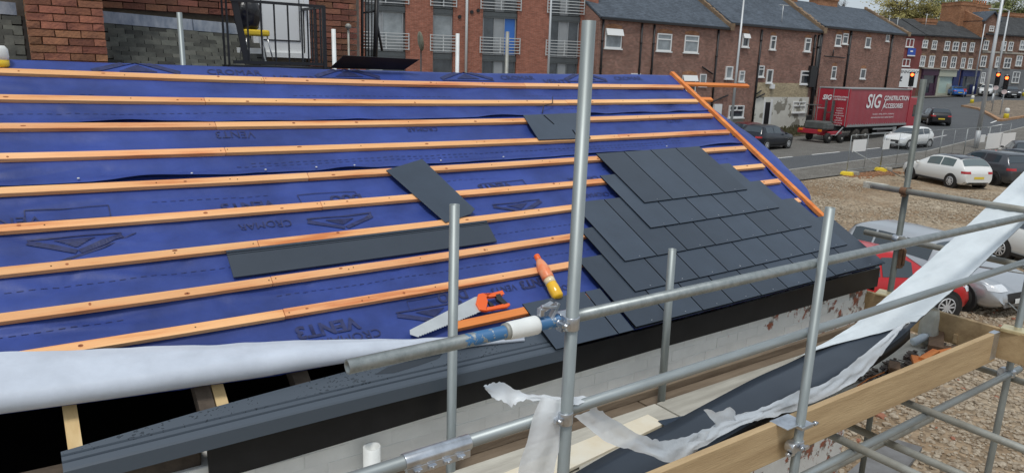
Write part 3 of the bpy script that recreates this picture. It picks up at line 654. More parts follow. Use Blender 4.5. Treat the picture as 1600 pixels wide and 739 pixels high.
# paint and dirt on the upper rail
m = mat('steel_paint', (.42, .44, .44), .45, metal=.6); t = m.node_tree; bs = t.nodes['Principled BSDF']; K = t.links.new
g = t.nodes.new('ShaderNodeNewGeometry'); sp = t.nodes.new('ShaderNodeSeparateXYZ'); K(g.outputs['Position'], sp.inputs[0])
n1 = t.nodes.new('ShaderNodeTexNoise'); n1.inputs['Scale'].default_value = 26; n1.inputs['Detail'].default_value = 6; n1.inputs['Roughness'].default_value = .7; K(g.outputs['Position'], n1.inputs['Vector'])
cu = t.nodes.new('ShaderNodeValToRGB'); e = cu.color_ramp.elements; e[0].position = 0; e[0].color = (.02, .02, .02, 1); e[1].position = 1; e[1].color = (0, 0, 0, 1)
for p_, v_ in ((.30, .03), (.42, .46), (.55, .62), (.78, .60), (.86, .55), (.90, 0)):
    q_ = e.new(p_); q_.color = (v_, v_, v_, 1)
mr = t.nodes.new('ShaderNodeMapRange'); mr.inputs[1].default_value = -3.04; mr.inputs[2].default_value = -2.04; K(sp.outputs['X'], mr.inputs[0]); K(mr.outputs[0], cu.inputs[0])
lt = t.nodes.new('ShaderNodeMath'); lt.operation = 'LESS_THAN'; K(n1.outputs[0], lt.inputs[0]); K(cu.outputs[0], lt.inputs[1])
rp = t.nodes.new('ShaderNodeValToRGB'); rp.color_ramp.elements[0].position = .35; rp.color_ramp.elements[0].color = (.25, .28, .28, 1); rp.color_ramp.elements[1].position = .62; rp.color_ramp.elements[1].color = (.36, .39, .39, 1); K(n1.outputs[0], rp.inputs[0])
mx2 = t.nodes.new('ShaderNodeMix'); mx2.data_type = 'RGBA'; K(lt.outputs[0], mx2.inputs[0]); K(rp.outputs[0], mx2.inputs[6]); mx2.inputs[7].default_value = (.05, .17, .36, 1); K(mx2.outputs[2], bs.inputs['Base Color'])
iv = t.nodes.new('ShaderNodeMapRange'); iv.inputs[3].default_value = .65; iv.inputs[4].default_value = 0; K(lt.outputs[0], iv.inputs[0]); K(iv.outputs[0], bs.inputs['Metallic'])
UR_.children[0].data.materials[0] = m
sl = MB(); sl.lathe([(.0245, -.052), (.030, -.05), (.031, -.036)], (-2.40, -.95, 3.957), 22, Matrix.Rotation(P_/2, 3, 'Y')); obj('sleeve_ring', sl, M['steel_dull'], UR_)
sl = MB(); sl.lathe([(.031, -.036), (.033, -.03), (.034, .03), (.035, .045), (.0355, .085), (.034, .092), (.0245, .092)], (-2.40, -.95, 3.957), 22, Matrix.Rotation(P_/2, 3, 'Y')); obj('sleeve', sl, M['white_plastic'], UR_)
LR_ = pole((-4.2, -.95, 3.552), (2.3, -.95, 3.612), 'lower guard rail running the length of the platform, white film draped over it')
cl = MB(); c0 = Vector((-2.72, -.95, 3.566))
cl.tube(c0-X_*.13, c0+X_*.13, .0285, 18)
cl.box(c0+Vector((0, -.012, -.034)), (.25, .018, .03))
for dx in (-.085, -.03, .03, .085): cl.box(c0+Vector((dx, -.024, -.036)), (.03, .012, .014)); cl.tube(c0+Vector((dx, -.035, -.036)), c0+Vector((dx, -.01, -.036)), .006, 8)
obj('sleeve_coupler', cl, M['coupler'], LR_, bevel=.002)
coupler(P1, (-2.184, -1.0, 3.958), Z_, X_); coupler(P1, (-2.19, -1.0, 3.575), Z_, X_)
# swivel coupler arms behind the tall pole
cb_ = MB(); cc = Vector((-2.24, -.955, 3.985)); cb_.box(cc, (.016, .02, .10), Matrix.Rotation(.5, 3, 'Y')); cb_.box(cc+Vector((-.03, 0, .035)), (.06, .022, .02), Matrix.Rotation(-.3, 3, 'Y')); cb_.tube(cc+Vector((-.06, -.01, .045)), cc+Vector((.01, -.01, .03)), .008, 8); cb_.box(cc+Vector((-.055, 0, .02)), (.02, .024, .03))
obj('coupler', cb_, M['coupler'], P1, bevel=.003)
for z in (3.59, 3.99):
    T = pole((2.1, .24, z), (2.1, -1.75, z), ('upper' if z > 3.8 else 'lower') + ' weathered end rail crossing the far end of the platform', 'steel_dull')
    coupler(T, (2.1, -.03, z), Y_, Z_, 'rust' if z > 3.8 else 'coupler'); coupler(T, (2.1, -.985, z), Y_, Z_)
tag(obj('pole_end_board', MB().box((2.13, .22, 3.99), (.05, .2, .05)), M['board_old']), 'grey timber stub at the rusty coupler of the end rail', 'timber')
led = pole((-3.6, -1.0, 2.755), (2.3, -1.0, 2.755), 'bluish ledger pole under the toe board')
led2 = pole((-3.6, -.90, 2.62), (1.2, -.90, 2.60), 'second ledger pole half hidden below the toe board', 'steel_dull')
tA = pole((.85, -.5, 2.80), (.848, -2.4, 2.79), 'greenish grey transom pole jutting out over the gravel', 'steel_dull')
tB = pole((.55, -.4, 2.62), (.62, -2.4, 2.60), 'darker transom pole low at the bottom right', 'steel_dull')
tC = pole((.0, -.5, 2.80), (.0, -2.2, 2.80), 'short mossy pole end poking from under the toe board', 'steel_dull')
tD = pole((2.2, -.2, 2.70), (2.2, -2.4, 2.70), 'transom pole under the end board at the right edge', 'steel_dull')
coupler(P4, (-.574, -1.0, 2.98), Z_, Z_.cross(X_)); coupler(P6, (2.15, -1.0, 2.755), Z_, X_)
# toe board clip plates on the near pole
obj('clip', MB().box((-.62, -.955, 3.10), (.16, .11, .008)).box((-.56, -1.0, 3.09), (.10, .075, .02)), M['coupler'], P4, bevel=.003)
obj('clip_bolt', MB().tube((-.53, -1.02, 3.09), (-.46, -1.03, 3.085), .007, 8).tube((-.49, -1.026, 3.087), (-.475, -1.028, 3.087), .013, 6), M['coupler'], P4)
obj('clip', MB().box((2.09, -.03, 3.115), (.16, .15, .02), Matrix.Rotation(.3, 3, 'Z')), M['brass'], P5, bevel=.006)
obj('clip', MB().box((2.09, -.985, 3.105), (.13, .16, .03), Matrix.Rotation(.2, 3, 'Z')), M['brass'], P6, bevel=.006)
obj('rusty_clamp', MB().box((2.17, -.06, 3.42), (.06, .03, .17)).tube((2.17, -.085, 3.36), (2.17, -.085, 3.50), .012, 8), M['rust'], P5, bevel=.004)
# ---- boards
def board(name, c, d, m, label, rot=None, cat='board', group=None):
    return tag(obj(name, MB().box(c, d, rot), M[m], bevel=.004), label, cat, group)
board('toe_board', (-.79, -.925, 2.99), (5.5, .038, .225), 'board_new', 'new pale timber toe board along the outer edge of the platform')
tag(obj('end_band', MB().box((1.91, -.925, 3.003), (.09, .041, .206)), M['coupler'], bpy.data.objects['toe_board']), 'x', 'x')
for k in ('label', 'category'): del bpy.data.objects['end_band'][k]
board('end_board', (2.055, -.72, 2.99), (.038, 1.85, .225), 'board_new', 'timber end board closing off the far end of the platform')
SC = 'scaffold boards of the platform'
M['board_brown'] = mat('board_brown', (.24, .185, .13), .88, col2=(.13, .095, .065), vscale=3, stretch=(.5, 4, 4), bump=.3)
for i, (y, z, w_) in enumerate(((.0, 2.80, .115), (-.235, 2.85, .243), (-.483, 2.852, .243), (-.731, 2.848, .243))):
    for x0, x1, w in ((-4.4, -.72, 'near'), (-.705, 2.02, 'far')):
        nm = ('board next to the white wall', 'second board from the white wall', 'third board from the white wall', 'board beside the toe board')[i]
        board('scaffold_board', ((x0+x1)/2+(.15*(i % 2) if i > 1 else 0), y, z), (x1-x0, w_, .038), 'board_old' if i else 'board_brown', f'{w} half of the weathered platform {nm}', None, 'board', SC)
board('brown_plank', (-.3, .05, 2.845), (4.6, .035, .05), 'board_brown', 'narrow brown plank lying against the foot of the white wall')
M['slab'] = mat('slab', (.20, .20, .20), .8, col2=(.12, .115, .11), vscale=3)
# ---- white timber board, slate offcut
M['white_board'] = mat('white_board', (.82, .78, .66), .6, col2=(.74, .64, .46), vscale=4, bump=.1)
def zpoly(name, pix, z, th, m, label, cat):
    pts = [onz(x, y, z) for x, y in pix]
    return tag(obj(name, MB().prism(pts, (0, 0, th)), M[m], bevel=.002), label, cat)
zpoly('white_plank', [(740, 762), (1012, 651), (1038, 665), (780, 790)], 2.885, .018, 'white_board', 'cream painted plank lying on the platform under the white film', 'plank')
zpoly('slate_offcut', [(1028, 658), (1120, 640), (1110, 664), (1052, 676)], 2.905, .006, 'slate', 'dark slate offcut lying beside the cream plank', 'slate')
zpoly('concrete_slab', [(1322, 745), (1388, 688), (1440, 704), (1410, 745)], .05, .06, 'slab', 'grey slab lying on the gravel below the platform', 'slab')
zpoly('lath', [(905, 725), (1040, 672), (1052, 678), (905, 738)], 2.877, .012, 'board_old', 'thin brown lath beside the cream plank', 'lath')
# ---- the long board with peeling film
upx = [(1600, 270), (1575, 295), (1500, 365), (1440, 420), (1380, 470), (1330, 513), (1250, 558), (1180, 590), (1100, 632), (1040, 664), (960, 703), (900, 737), (820, 785)]
uy = [-.70, -.68, -.62, -.58, -.54, -.5, -.5, -.5, -.5, -.5, -.5, -.5, -.5]
up = [ony(x, y, Y) for (x, y), Y in zip(upx, uy)]
# outer edge lies 0.3 m out at the same height and station
def spl(pts, n):
    out = []
    for i in range(len(pts)-1):
        p0 = pts[max(i-1, 0)]; p1 = pts[i]; p2 = pts[i+1]; p3 = pts[min(i+2, len(pts)-1)]
        for k in range(n):
            t = k/n; out.append(.5*((2*p1)+(p2-p0)*t+(2*p0-5*p1+4*p2-p3)*t*t+(3*p1-p0-3*p2+p3)*t**3))
    return out+[pts[-1]]
upc = spl(up, 6)
lb2 = thing('long_board', up[-2], 'long dark grey plastic board bowed up from platform to end rail, white film peeling', 'board')
def ribbon(line, o0, o1, z0=0, z1=0, lo=0, hi=None, nv=4, wob=0, seed=0):
    L_ = line[lo:hi]; b = MB(); nu = len(L_)-1
    def f(s, t):
        i = round(s*nu); p = L_[i]; o = o0+(o1-o0)*t
        return p+Vector((0, o, z0+(z1-z0)*t+wob*N(p.x*4, t*2.3, seed)))
    return b.grid(f, nu, nv)
obj('panel', ribbon(upc, 0, -.29), M['pvc_grey'], lb2, fix=False, thick=.006)
obj('lip', ribbon(upc, -.29, -.30, -.001, -.07, lo=27, nv=2), M['pvc_black'], lb2, fix=False, thick=.006)
def film_cover(s, t):
    nu = 37-11*t**.7+(1.2*N(t*6, 3) if s > .95 else 0); q = s*nu; i = int(q); f = q-i; p = upc[i].lerp(upc[i+1], f)
    return p+Vector((0, .004-.30*t, .006+.020*abs(N(p.x*4, t*4, 2))*(1 if .05 < t < .95 else .4)+.008*abs(N(p.x*13, t*9, 6))+.012*max(0, s-.8)*N(p.x*9, t*7)*4))
fc = obj('film_cover', MB().grid(film_cover, 87, 10), M['film'], lb2, fix=False)
# film strips: edges given along the run, drooping from the board and the rail
def edge_ribbon(name, A, B, ya, yb, parent, m='film_thin', n=6, nv=6, wob=.012, seed=0, tear=.0):
    a = spl([ony(x, y, Y) for (x, y), Y in zip(A, ya)], n); b = spl([ony(x, y, Y) for (x, y), Y in zip(B, yb)], n); nu = len(a)-1
    def f(s, t):
        i = round(s*nu); p = a[i].lerp(b[i], t); e = math.sin(P_*t)*.6+.4*t
        p = p+Vector((.6*wob*N(p.x*7, t*4, seed+5), wob*N(p.x*8, t*3, seed)*2*e, wob*N(p.x*9, t*5, seed+2)*e))
        if t > .99 or t < .01: p = p+Vector((0, 0, tear*N(i*.55, seed+t*9)+tear*.6*N(i*1.7, seed)))
        return p
    return obj(name, MB().grid(f, nu, nv), M[m], parent, fix=False)
edge_ribbon('hanging_film', [(1418, 502), (1395, 516), (1362, 543), (1328, 570), (1290, 597), (1240, 614), (1190, 637), (1140, 652), (1090, 675), (1040, 688), (1005, 680), (960, 655), (930, 634)],
            [(1422, 504), (1409, 511), (1385, 545), (1352, 582), (1318, 606), (1245, 640), (1190, 655), (1150, 668), (1090, 702), (1055, 722), (1000, 706), (950, 690), (897, 650)],
            [-.79]*10+[-.85, -.9, -.93], [-.83]*10+[-.88, -.94, -.98], lb2, n=8, nv=8, wob=.014, tear=.012)
edge_ribbon('torn_film', [(1098, 640), (1125, 642), (1145, 636), (1150, 652)], [(1120, 662), (1118, 668), (1135, 666), (1150, 668)], [-.79]*4, [-.8]*4, lb2, n=4, nv=4, wob=.02, tear=.02)
edge_ribbon('torn_film', [(1085, 678), (1075, 690), (1060, 705), (1052, 718)], [(1108, 672), (1098, 694), (1082, 712), (1064, 721)], [-.80]*4, [-.82]*4, lb2, n=4, nv=4, wob=.02, tear=.01)
fr = thing('film_scrap', ony(860, 640, -.95), 'scrap of white film draped over the lower rail with a torn end flying out', 'film')
edge_ribbon('loose_end', [(757, 602), (770, 598), (785, 597), (800, 606), (822, 615), (850, 617), (890, 620), (925, 619)], [(758, 608), (768, 620), (790, 628), (801, 634), (815, 626), (845, 625), (890, 632), (905, 632)],
            [-.86, -.87, -.88, -.90, -.91, -.92, -.925, -.93], [-.90, -.90, -.92, -.92, -.94, -.95, -.975, -.975], fr, wob=.010, n=6, tear=.01)
edge_ribbon('hanging_end', [(845, 622), (832, 650), (822, 690), (812, 720), (805, 760)], [(882, 624), (884, 650), (878, 690), (868, 720), (862, 760)], [-.975, -.985, -.985, -.98, -.97], [-.985, -1.0, -1.0, -.99, -.98], fr, wob=.012, n=8, nv=10)
# ---- litter at the far end
M['bag'] = mat('bag', (.55, .56, .50), .35, var=.15, vscale=12, bump=.4, bscale=20)
def alpha(m, a):
    t = m.node_tree; b = t.nodes['Principled BSDF']; b.inputs['Alpha'].default_value = a
alpha(M['bag'], .72); alpha(M['film_thin'], .84)
def bag(s, t):
    a = s*2*P_; z = t*.27; r = .085*(1-.25*t)*(1+.25*N(math.cos(a)*2, math.sin(a)*2, t*3)) if t > .06 else .085*t/.06
    return Vector((1.88+r*math.cos(a)+.04*t, -.50+r*.8*math.sin(a)+.03*t, 2.875+z))
tag(obj('plastic_bag', MB().grid(bag, 28, 14), M['bag']), 'crumpled see-through plastic bag standing on the platform below the film', 'bag')
M['pet'] = mat('pet', (.62, .70, .76), .15, var=.1, vscale=15); M['blue_cap'] = mat('blue_cap', (.05, .2, .55), .4)
wbt = thing('water_bottle', (1.74, -.47, 2.87), 'crushed clear water bottle with a blue cap beside the plastic bag', 'bottle')
mm = Matrix.Rotation(1.2, 3, 'Y') @ Matrix.Rotation(.3, 3, 'X')
obj('body', MB().lathe([(.02, 0), (.032, .01), (.030, .05), (.033, .09), (.028, .12), (.013, .15)], (1.70, -.47, 2.905), 14, mm), M['pet'], wbt); obj('cap', MB().lathe([(.014, .15), (.014, .168)], (1.70, -.47, 2.905), 12, mm), M['blue_cap'], wbt)
M['timber_brown'] = mat('timber_brown', (.25, .155, .09), .85, col2=(.12, .075, .05), vscale=5, stretch=(.6, 3, 3), bump=.3)
DB = 'timber offcuts on the platform'
def offcut(p, d, rz, m, label, ry=0): return tag(obj('timber_offcut', MB().box(p, d, Matrix.Rotation(rz, 3, 'Z') @ Matrix.Rotation(ry, 3, 'Y')), M[m], bevel=.003), label, 'timber', DB)
def at(x, y, z): return onz(x, y, z)
offcut(at(1432, 566, 2.97), (.24, .05, .028), .55, 'batten_orange', 'orange batten offcut nearest the toe board', .03)
offcut(at(1452, 555, 2.98), (.30, .05, .028), .15, 'batten_orange', 'orange batten offcut lying across another', .05)
offcut(at(1474, 550, 2.96), (.22, .05, .025), -.2, 'batten_orange', 'third orange batten offcut, farthest under the pile')
offcut(at(1462, 535, 2.91), (.44, .10, .085), .42, 'timber_brown', 'thick old dark brown timber beside the orange offcuts')
offcut(at(1485, 548, 2.90), (.3, .07, .06), -.5, 'timber_brown', 'dark timber lying in the corner by the end board')
offcut(at(1397, 577, 2.91), (.15, .07, .07), .5, 'timber_brown', 'short brown block end near the hanging film')
offcut(at(1495, 526, 2.93), (.12, .03, .07), .2, 'board_new', 'small pale upright offcut against the end board')
tag(obj('white_rag', MB().grid(lambda s, t: at(1457, 573, 2.955)+Vector((s*.07, t*.05, .015*N(s*5, t*5))), 6, 6), M['film_thin']), 'small white scrap on the orange offcuts', 'scrap')
rb_ = MB(); random.seed(3)
for i in range(330):
    p = Vector((random.uniform(.75, 1.95), random.uniform(-.88, -.55), 2.872+random.uniform(0, .03))); m_ = Matrix.Rotation(random.uniform(0, 6), 3, 'Z') @ Matrix.Rotation(random.uniform(-.4, .4), 3, 'X')
    rb_.box(p, (random.uniform(.015, .065), random.uniform(.012, .04), random.uniform(.004, .014)), m_)
kind(tag(obj('slate_rubble', rb_, per_object(mat('rubble', (.075, .07, .065), .8, col2=(.14, .10, .075), vscale=12), 0), fix=False), 'dark slate shards and dirt heaped at the far end of the platform', 'rubble'), 'stuff')
tag(obj('orange_string', MB().path([at(x, y, 2.90) for x, y in ((1340, 603), (1356, 592), (1380, 582), (1400, 572))], .005, 6), M['batten_orange']), 'thin orange red cord on the dirt inside the toe board', 'string')
# ================================================================= BUILDINGS
class Facade:
    def __init__(s, o, d): s.o = Vector((o[0], o[1], 0)); s.d = Vector((d[0], d[1], 0)).normalized(); s.n = Vector((s.d.y, -s.d.x, 0))   # n points to the viewer
    def at(s, x, y, out=0):
        d = ray(x, y); k = s.n.dot(s.o+s.n*out-CAM)/s.n.dot(d); p = CAM+d*k; return (p-s.o).dot(s.d), p.z
    def pt(s, a, z, out=0): return s.o+s.d*a+s.n*out+Vector((0, 0, z))
    def box(s, b, a0, a1, z0, z1, o0, o1):
        return b.hexa([s.pt(a0, z0, o0), s.pt(a1, z0, o0), s.pt(a1, z0, o1), s.pt(a0, z0, o1)], [s.pt(a0, z1, o0), s.pt(a1, z1, o0), s.pt(a1, z1, o1), s.pt(a0, z1, o1)])
M['upvc'] = mat('upvc', (.80, .81, .80), .4); M['glass'] = mat('glass', (.055, .065, .075), .08, var=.5, vscale=1.2, spec=.8)
M['glass_pale'] = mat('glass_pale', (.27, .30, .315), .12, var=.3, vscale=1.4, spec=.7)
M['drain'] = mat('drain', (.014, .014, .016), .5); M['stone_sill'] = mat('stone_sill', (.38, .35, .30), .9)
M['brick_old'] = brick_mat('brick_old', (.31, .142, .105), (.20, .098, .076), (.36, .29, .245), dirt=.26)
M['brick_far'] = brick_mat('brick_far', (.24, .12, .085), (.17, .085, .062), (.25, .20, .16), dirt=.38)
M['brick_mod'] = brick_mat('brick_mod', (.38, .145, .098), (.32, .12, .082), (.34, .20, .155), dirt=.14)
M['brick_orange'] = brick_mat('brick_orange', (.42, .19, .09), (.33, .13, .065), (.33, .24, .17), dirt=.3)
M['roof_slate'] = brick_mat('roof_slate', (.108, .130, .158), (.086, .104, .128), (.055, .066, .08), .3, .13, dirt=.25)
M['lead'] = mat('lead', (.46, .49, .52), .6, col2=(.17, .21, .27), vscale=7, stretch=(1.5, 1, .6))
M['coping'] = mat('coping', (.30, .21, .13), .95, col2=(.17, .115, .075), vscale=2, bump=.4)
def window(F, parent, r, bars=1, sill=True, glass='glass', style='top', arch=False, dp=.05):
    x0, y0, x1, y1 = r; a0, z1 = F.at(x0, (y0*.5+y0*.5)); a1, z0 = F.at(x1, y1); aa, zt = F.at((x0+x1)/2, y0); ab, zb = F.at((x0+x1)/2, y1)
    a0 = F.at(x0, (y0+y1)/2)[0]; a1 = F.at(x1, (y0+y1)/2)[0]; t = min(.09, (a1-a0)*.11)
    b = MB(); F.box(b, a0, a0+t, zb, zt, -.02, dp); F.box(b, a1-t, a1, zb, zt, -.02, dp); F.box(b, a0+t, a1-t, zb, zb+t, -.02, dp); F.box(b, a0+t, a1-t, zt-t, zt, -.02, dp)
    h = zt-zb
    if style in ('top', 'open'): F.box(b, a0+t, a1-t, zb+h*.64, zb+h*.64+t*.9, -.02, dp)
    if style == 'sash':
        F.box(b, a0+t, a1-t, zb+h*.47, zb+h*.47+t, -.02, dp+.01)
        F.box(b, (a0+a1)/2-t*.3, (a0+a1)/2+t*.3, zb+t, zt-t, -.01, dp-.01)
    if style == 'twin': F.box(b, (a0+a1)/2-t*.5, (a0+a1)/2+t*.5, zb+t, zt-t, -.02, dp)
    if style == 'twintop':
        F.box(b, a0+t, a1-t, zb+h*.55, zb+h*.55+t, -.02, dp); F.box(b, (a0+a1)/2-t*.5, (a0+a1)/2+t*.5, zb+h*.55, zt-t, -.02, dp)
    w = obj('window', b, M['upvc'], parent)
    p = MB(); F.box(p, a0+t, a1-t, zb+t, zt-t, -.03, .012); obj('pane', p, M[glass], w)
    if style == 'open':                                           # top light pushed open
        e = MB(); e.hexa([F.pt(a0, zb+h*.66, .22), F.pt(a1, zb+h*.66, .22), F.pt(a1, zt, .05), F.pt(a0, zt, .05)], [F.pt(a0, zb+h*.66, .27), F.pt(a1, zb+h*.66, .27), F.pt(a1, zt, .10), F.pt(a0, zt, .10)]); obj('opened_light', e, M['upvc'], w)
    if sill:
        s = MB(); F.box(s, a0-t, a1+t, zb-.09, zb-.002, -.02, dp+.05); obj('sill', s, M['upvc' if style != 'sash' else 'stone_sill'], w)
    if arch:
        s = MB(); n = 7
        for i in range(n):
            f0, f1 = i/n, (i+1)/n; r0_ = .12*math.sin(P_*f0); r1_ = .12*math.sin(P_*f1)
            F.box(s, a0+(a1-a0)*f0+.005, a0+(a1-a0)*f1-.005, zt+.002+(r0_+r1_)/2*.4, zt+.2+(r0_+r1_)/2, -.02, .018)
        obj('lintel', s, M['brick_orange'] if style != 'sash' else M['coping'], w)
    return w
def pipe(F, parent, x0, y0, x1, y1, w=.06, m='drain'):
    a, z1 = F.at(x0, y0); b_, z0 = F.at(x1, y1); a = (a+b_)/2
    b = MB(); b.tube(F.pt(a, z0, .08), F.pt(a, z1, .08), w, 10)
    z = z0
    while z < z1: b.tube(F.pt(a, z, .08), F.pt(a, z+.08, .08), w*1.35, 10); z += 1.8
    return obj('downpipe', b, M[m], parent)
def pitched(F, parent, a0, a1, ze, depth, rise, over=.15, m='roof_slate', name='roof'):
    b = MB(); b.hexa([F.pt(a0, ze, over), F.pt(a1, ze, over), F.pt(a1, ze+rise, -depth), F.pt(a0, ze+rise, -depth)], [F.pt(a0, ze+.14, over), F.pt(a1, ze+.14, over), F.pt(a1, ze+rise+.14, -depth), F.pt(a0, ze+rise+.14, -depth)])
    b.hexa([F.pt(a0, ze+rise, -depth), F.pt(a1, ze+rise, -depth), F.pt(a1, ze, -2*depth), F.pt(a0, ze, -2*depth)], [F.pt(a0, ze+rise+.14, -depth), F.pt(a1, ze+rise+.14, -depth), F.pt(a1, ze+.14, -2*depth), F.pt(a0, ze+.14, -2*depth)])
    r = obj(name, b, M[m], parent)
    g = MB(); F.box(g, a0, a1, ze-.06, ze+.09, over-.02, over+.10); obj('gutter', g, M['drain'], r)
    return r
def body(F, parent, a0, a1, z0, ze, depth, rise, m):
    b = MB(); b.prism([F.pt(a0, z0, 0), F.pt(a0, ze, 0), F.pt(a0, ze+rise, -depth), F.pt(a0, ze, -2*depth), F.pt(a0, z0, -2*depth)], F.d*(a1-a0)); return obj('wall', b, M[m], parent)
def chimney(F, parent, a0, a1, z0, z1, o0, o1, m='brick_orange', pots=3):
    b = MB(); F.box(b, a0, a1, z0, z1, o0, o1); F.box(b, a0-.07, a1+.07, z1-.45, z1-.2, o0-.07, o1+.07); F.box(b, a0-.04, a1+.04, z1-.02, z1+.06, o0-.04, o1+.04)
    c = obj('chimney', b, M[m], parent)
    for i in range(pots):
        f = (i+.5)/pots; p = MB(); q = F.pt(a0+(a1-a0)*f, z1+.06, (o0+o1)/2); p.lathe([(.14, 0), (.12, .1), (.11, .5), (.14, .56), (.13, .6)], q, 10); obj('chimney_pot', p, M['pot'], c)
    return c
M['pot'] = mat('pot', (.45, .2, .1), .9, var=.2, vscale=4)
# ---------------------------------------------------------------- A: old house right behind the ridge
FA = Facade((0, 6.5), (1, 0)); FB_ = Facade((0, 5.7), (1, 0))
A = thing('old_house', (-2.3, 6.5, 0), 'old brick house with slate slope and white door right behind the ridge at the left', 'house')
xr = ony(566, 50, 6.5).x
bx = MB(); bx.box(((xr-11)/2-0, 8.55, 5.5), (xr+11, 3.9, 11.)); M['mortar_old'] = mat('mortar_old', (.27, .235, .19), .95, var=.25, vscale=9)
wA = obj('wall', bx, M['mortar_old'], A)
M['bk_a'] = per_object(mat('bk_a', (.27, .105, .062), .9, col2=(.17, .075, .05), vscale=9, bump=.4, bscale=40), .38, .014)
M['bk_c'] = per_object(mat('bk_c', (.37, .155, .078), .9, col2=(.24, .10, .058), vscale=9, bump=.4, bscale=40), .28, .012)
def brick_meshes(m, d=.09):
    out = []
    for ln in (.215, .1025):
        row = []
        for i in range(5):
            b = MB(); b.box((0, 0, 0), (ln, d, .065)); b.v = [(x+random.uniform(-.004, .004), y+(random.uniform(-.006, .006) if y < 0 else 0), z+random.uniform(-.003, .003)) for x, y, z in b.v]; me = b.mesh('brick'); me.materials.append(m); row.append(me)
        out.append(row)
    return out
bkA = brick_meshes(M['bk_a']); bkC = brick_meshes(M['bk_c'])
def lay(parent, ms, x0, x1, z0, z1, yf, skip=None, limit=290):         # stretcher bond with half bats closing the ends
    c = 0; z = z1; r = 0; n = max(1, round((x1-x0)/.225)); k = (x1-x0)/(n*.225)
    while z > z0:
        spans = [(0, .1125)]+[(.1125+.225*i, .225) for i in range(n-1)]+[(n*.225-.1125, .1125)] if r % 2 else [(.225*i, .225) for i in range(n)]
        for a, w in spans:
            x = x0+(a+w/2)*k
            if not (skip and skip(x, z)) and c < limit:
                o = bpy.data.objects.new('brick', random.choice(ms[0 if w > .2 else 1])); link(o, parent); o.location = (x, yf+.045-.012, z); o.scale.x = k; c += 1
        z -= .075; r += 1
    return c
dx0, dx1 = ony(391, 40, 6.45).x, ony(479, 40, 6.45).x; dz0 = ony(430, 90, 6.45).z
zf = lambda x: 5.52                                                    # flashing level
fl0, fl1 = ony(160, 18, 6.45), ony(362, 37, 6.45)
lay(wA, bkA, ony(155, 10, 6.5).x, dx0-.02, fl1.z+.05, 6.15, 6.45, lambda x, z: z < fl0.z+(fl1.z-fl0.z)*(x-fl0.x)/(fl1.x-fl0.x)-.03)
lay(wA, bkA, dx1+.02, xr-.1, 4.72, 6.1, 6.45, None, 200)
lay(wA, bkA, ony(-30, 10, 6.5).x, ony(45, 10, 6.5).x, 5.6, 5.95, 6.45)
# chimney breast
cx0, cx1 = ony(42, 40, 5.7).x, ony(164, 40, 5.7).x
cbm = MB(); cbm.box(((cx0+cx1)/2, 6.15, 5.2), (cx1-cx0-.02, .82, 5.)); ch = obj('chimney_breast', cbm, M['brick_orange'], A)
lay(ch, bkC, cx0, cx1, 4.55, 5.95, 5.715)
# slate slope: small old slates laid in rows between the wall and the ridge
M['old_slate'] = per_object(mat('old_slate', (.10, .102, .085), .85, col2=(.04, .043, .038), vscale=6, bump=.3), .5, .02)
sp_ = MB(); z_lo = 4.35
def z_hi(x): return fl0.z+(fl1.z-fl0.z)*(x-fl0.x)/(fl1.x-fl0.x)-.115
def slope_pt(x, t, out=0): return Vector((x, 6.46-.85*t-out*.8, z_hi(x)-(z_hi(x)-z_lo)*t+out*.55))
slA = MB(); xs0, xs1 = ony(-60, 60, 6.2).x, dx0+.35
slA.add([slope_pt(xs0, 0, -.02), slope_pt(dx0-.12, 0, -.02), slope_pt(xs1, 1, -.02), slope_pt(xs0, 1, -.02)], [(0, 1, 2, 3)]); slo = obj('slate_slope', slA, M['void'], A)
sm_ = []
for i in range(4):
    b = MB(); b.box((0, 0, 0), (.166, .016, .105)); b.v = [(x+random.uniform(-.004, .004), y, z+(random.uniform(-.008, .004) if z < 0 else 0)) for x, y, z in b.v]; me = b.mesh('slate'); me.materials.append(M['old_slate']); me.materials.append(M['slate_edge']); sm_.append(me)
    for f in me.polygons: f.material_index = 1 if f.normal.z < -.5 or abs(f.normal.x) > .5 else 0  # lower and side faces black: row and gap shadow put into the colour
tilt = math.atan2(.85, fl1.z-.115-z_lo)
cnt = 0
for r in range(12):
    t = .02+r*.056; x = xs0+(.086 if r % 2 else 0)
    while x < dx0-.10+.45*t:
        p = slope_pt(x, t, .008)
        if not (cx0-.08 < x < cx1+.08 and p.y > 5.6) and cnt < 295:
            o = bpy.data.objects.new('slate', random.choice(sm_)); link(o, slo); o.location = p+Vector((0, random.uniform(-.008, .004), random.uniform(-.006, .006))); o.rotation_euler = (-tilt+.2+random.uniform(-.03, .03), random.uniform(-.02, .02), 0); cnt += 1
        x += .1725
# lead flashing in lengths
for x0, x1, z0_, z1_ in ((ony(-40, 20, 6.42).x, cx0-.06, 0, 0), (cx1+.02, ony(300, 30, 6.42).x, 0, 0), (ony(301, 30, 6.42).x, dx0-.03, 0, 0)):
    za = lambda x: fl0.z+(fl1.z-fl0.z)*(x-fl0.x)/(fl1.x-fl0.x)
    obj('flashing', MB().hexa([(x0, 6.405, za(x0)-.125), (x1, 6.405, za(x1)-.125), (x1, 6.445, za(x1)-.125), (x0, 6.445, za(x0)-.125)], [(x0, 6.41, za(x0)), (x1, 6.41, za(x1)), (x1, 6.445, za(x1)), (x0, 6.445, za(x0))]), M['lead'], A)
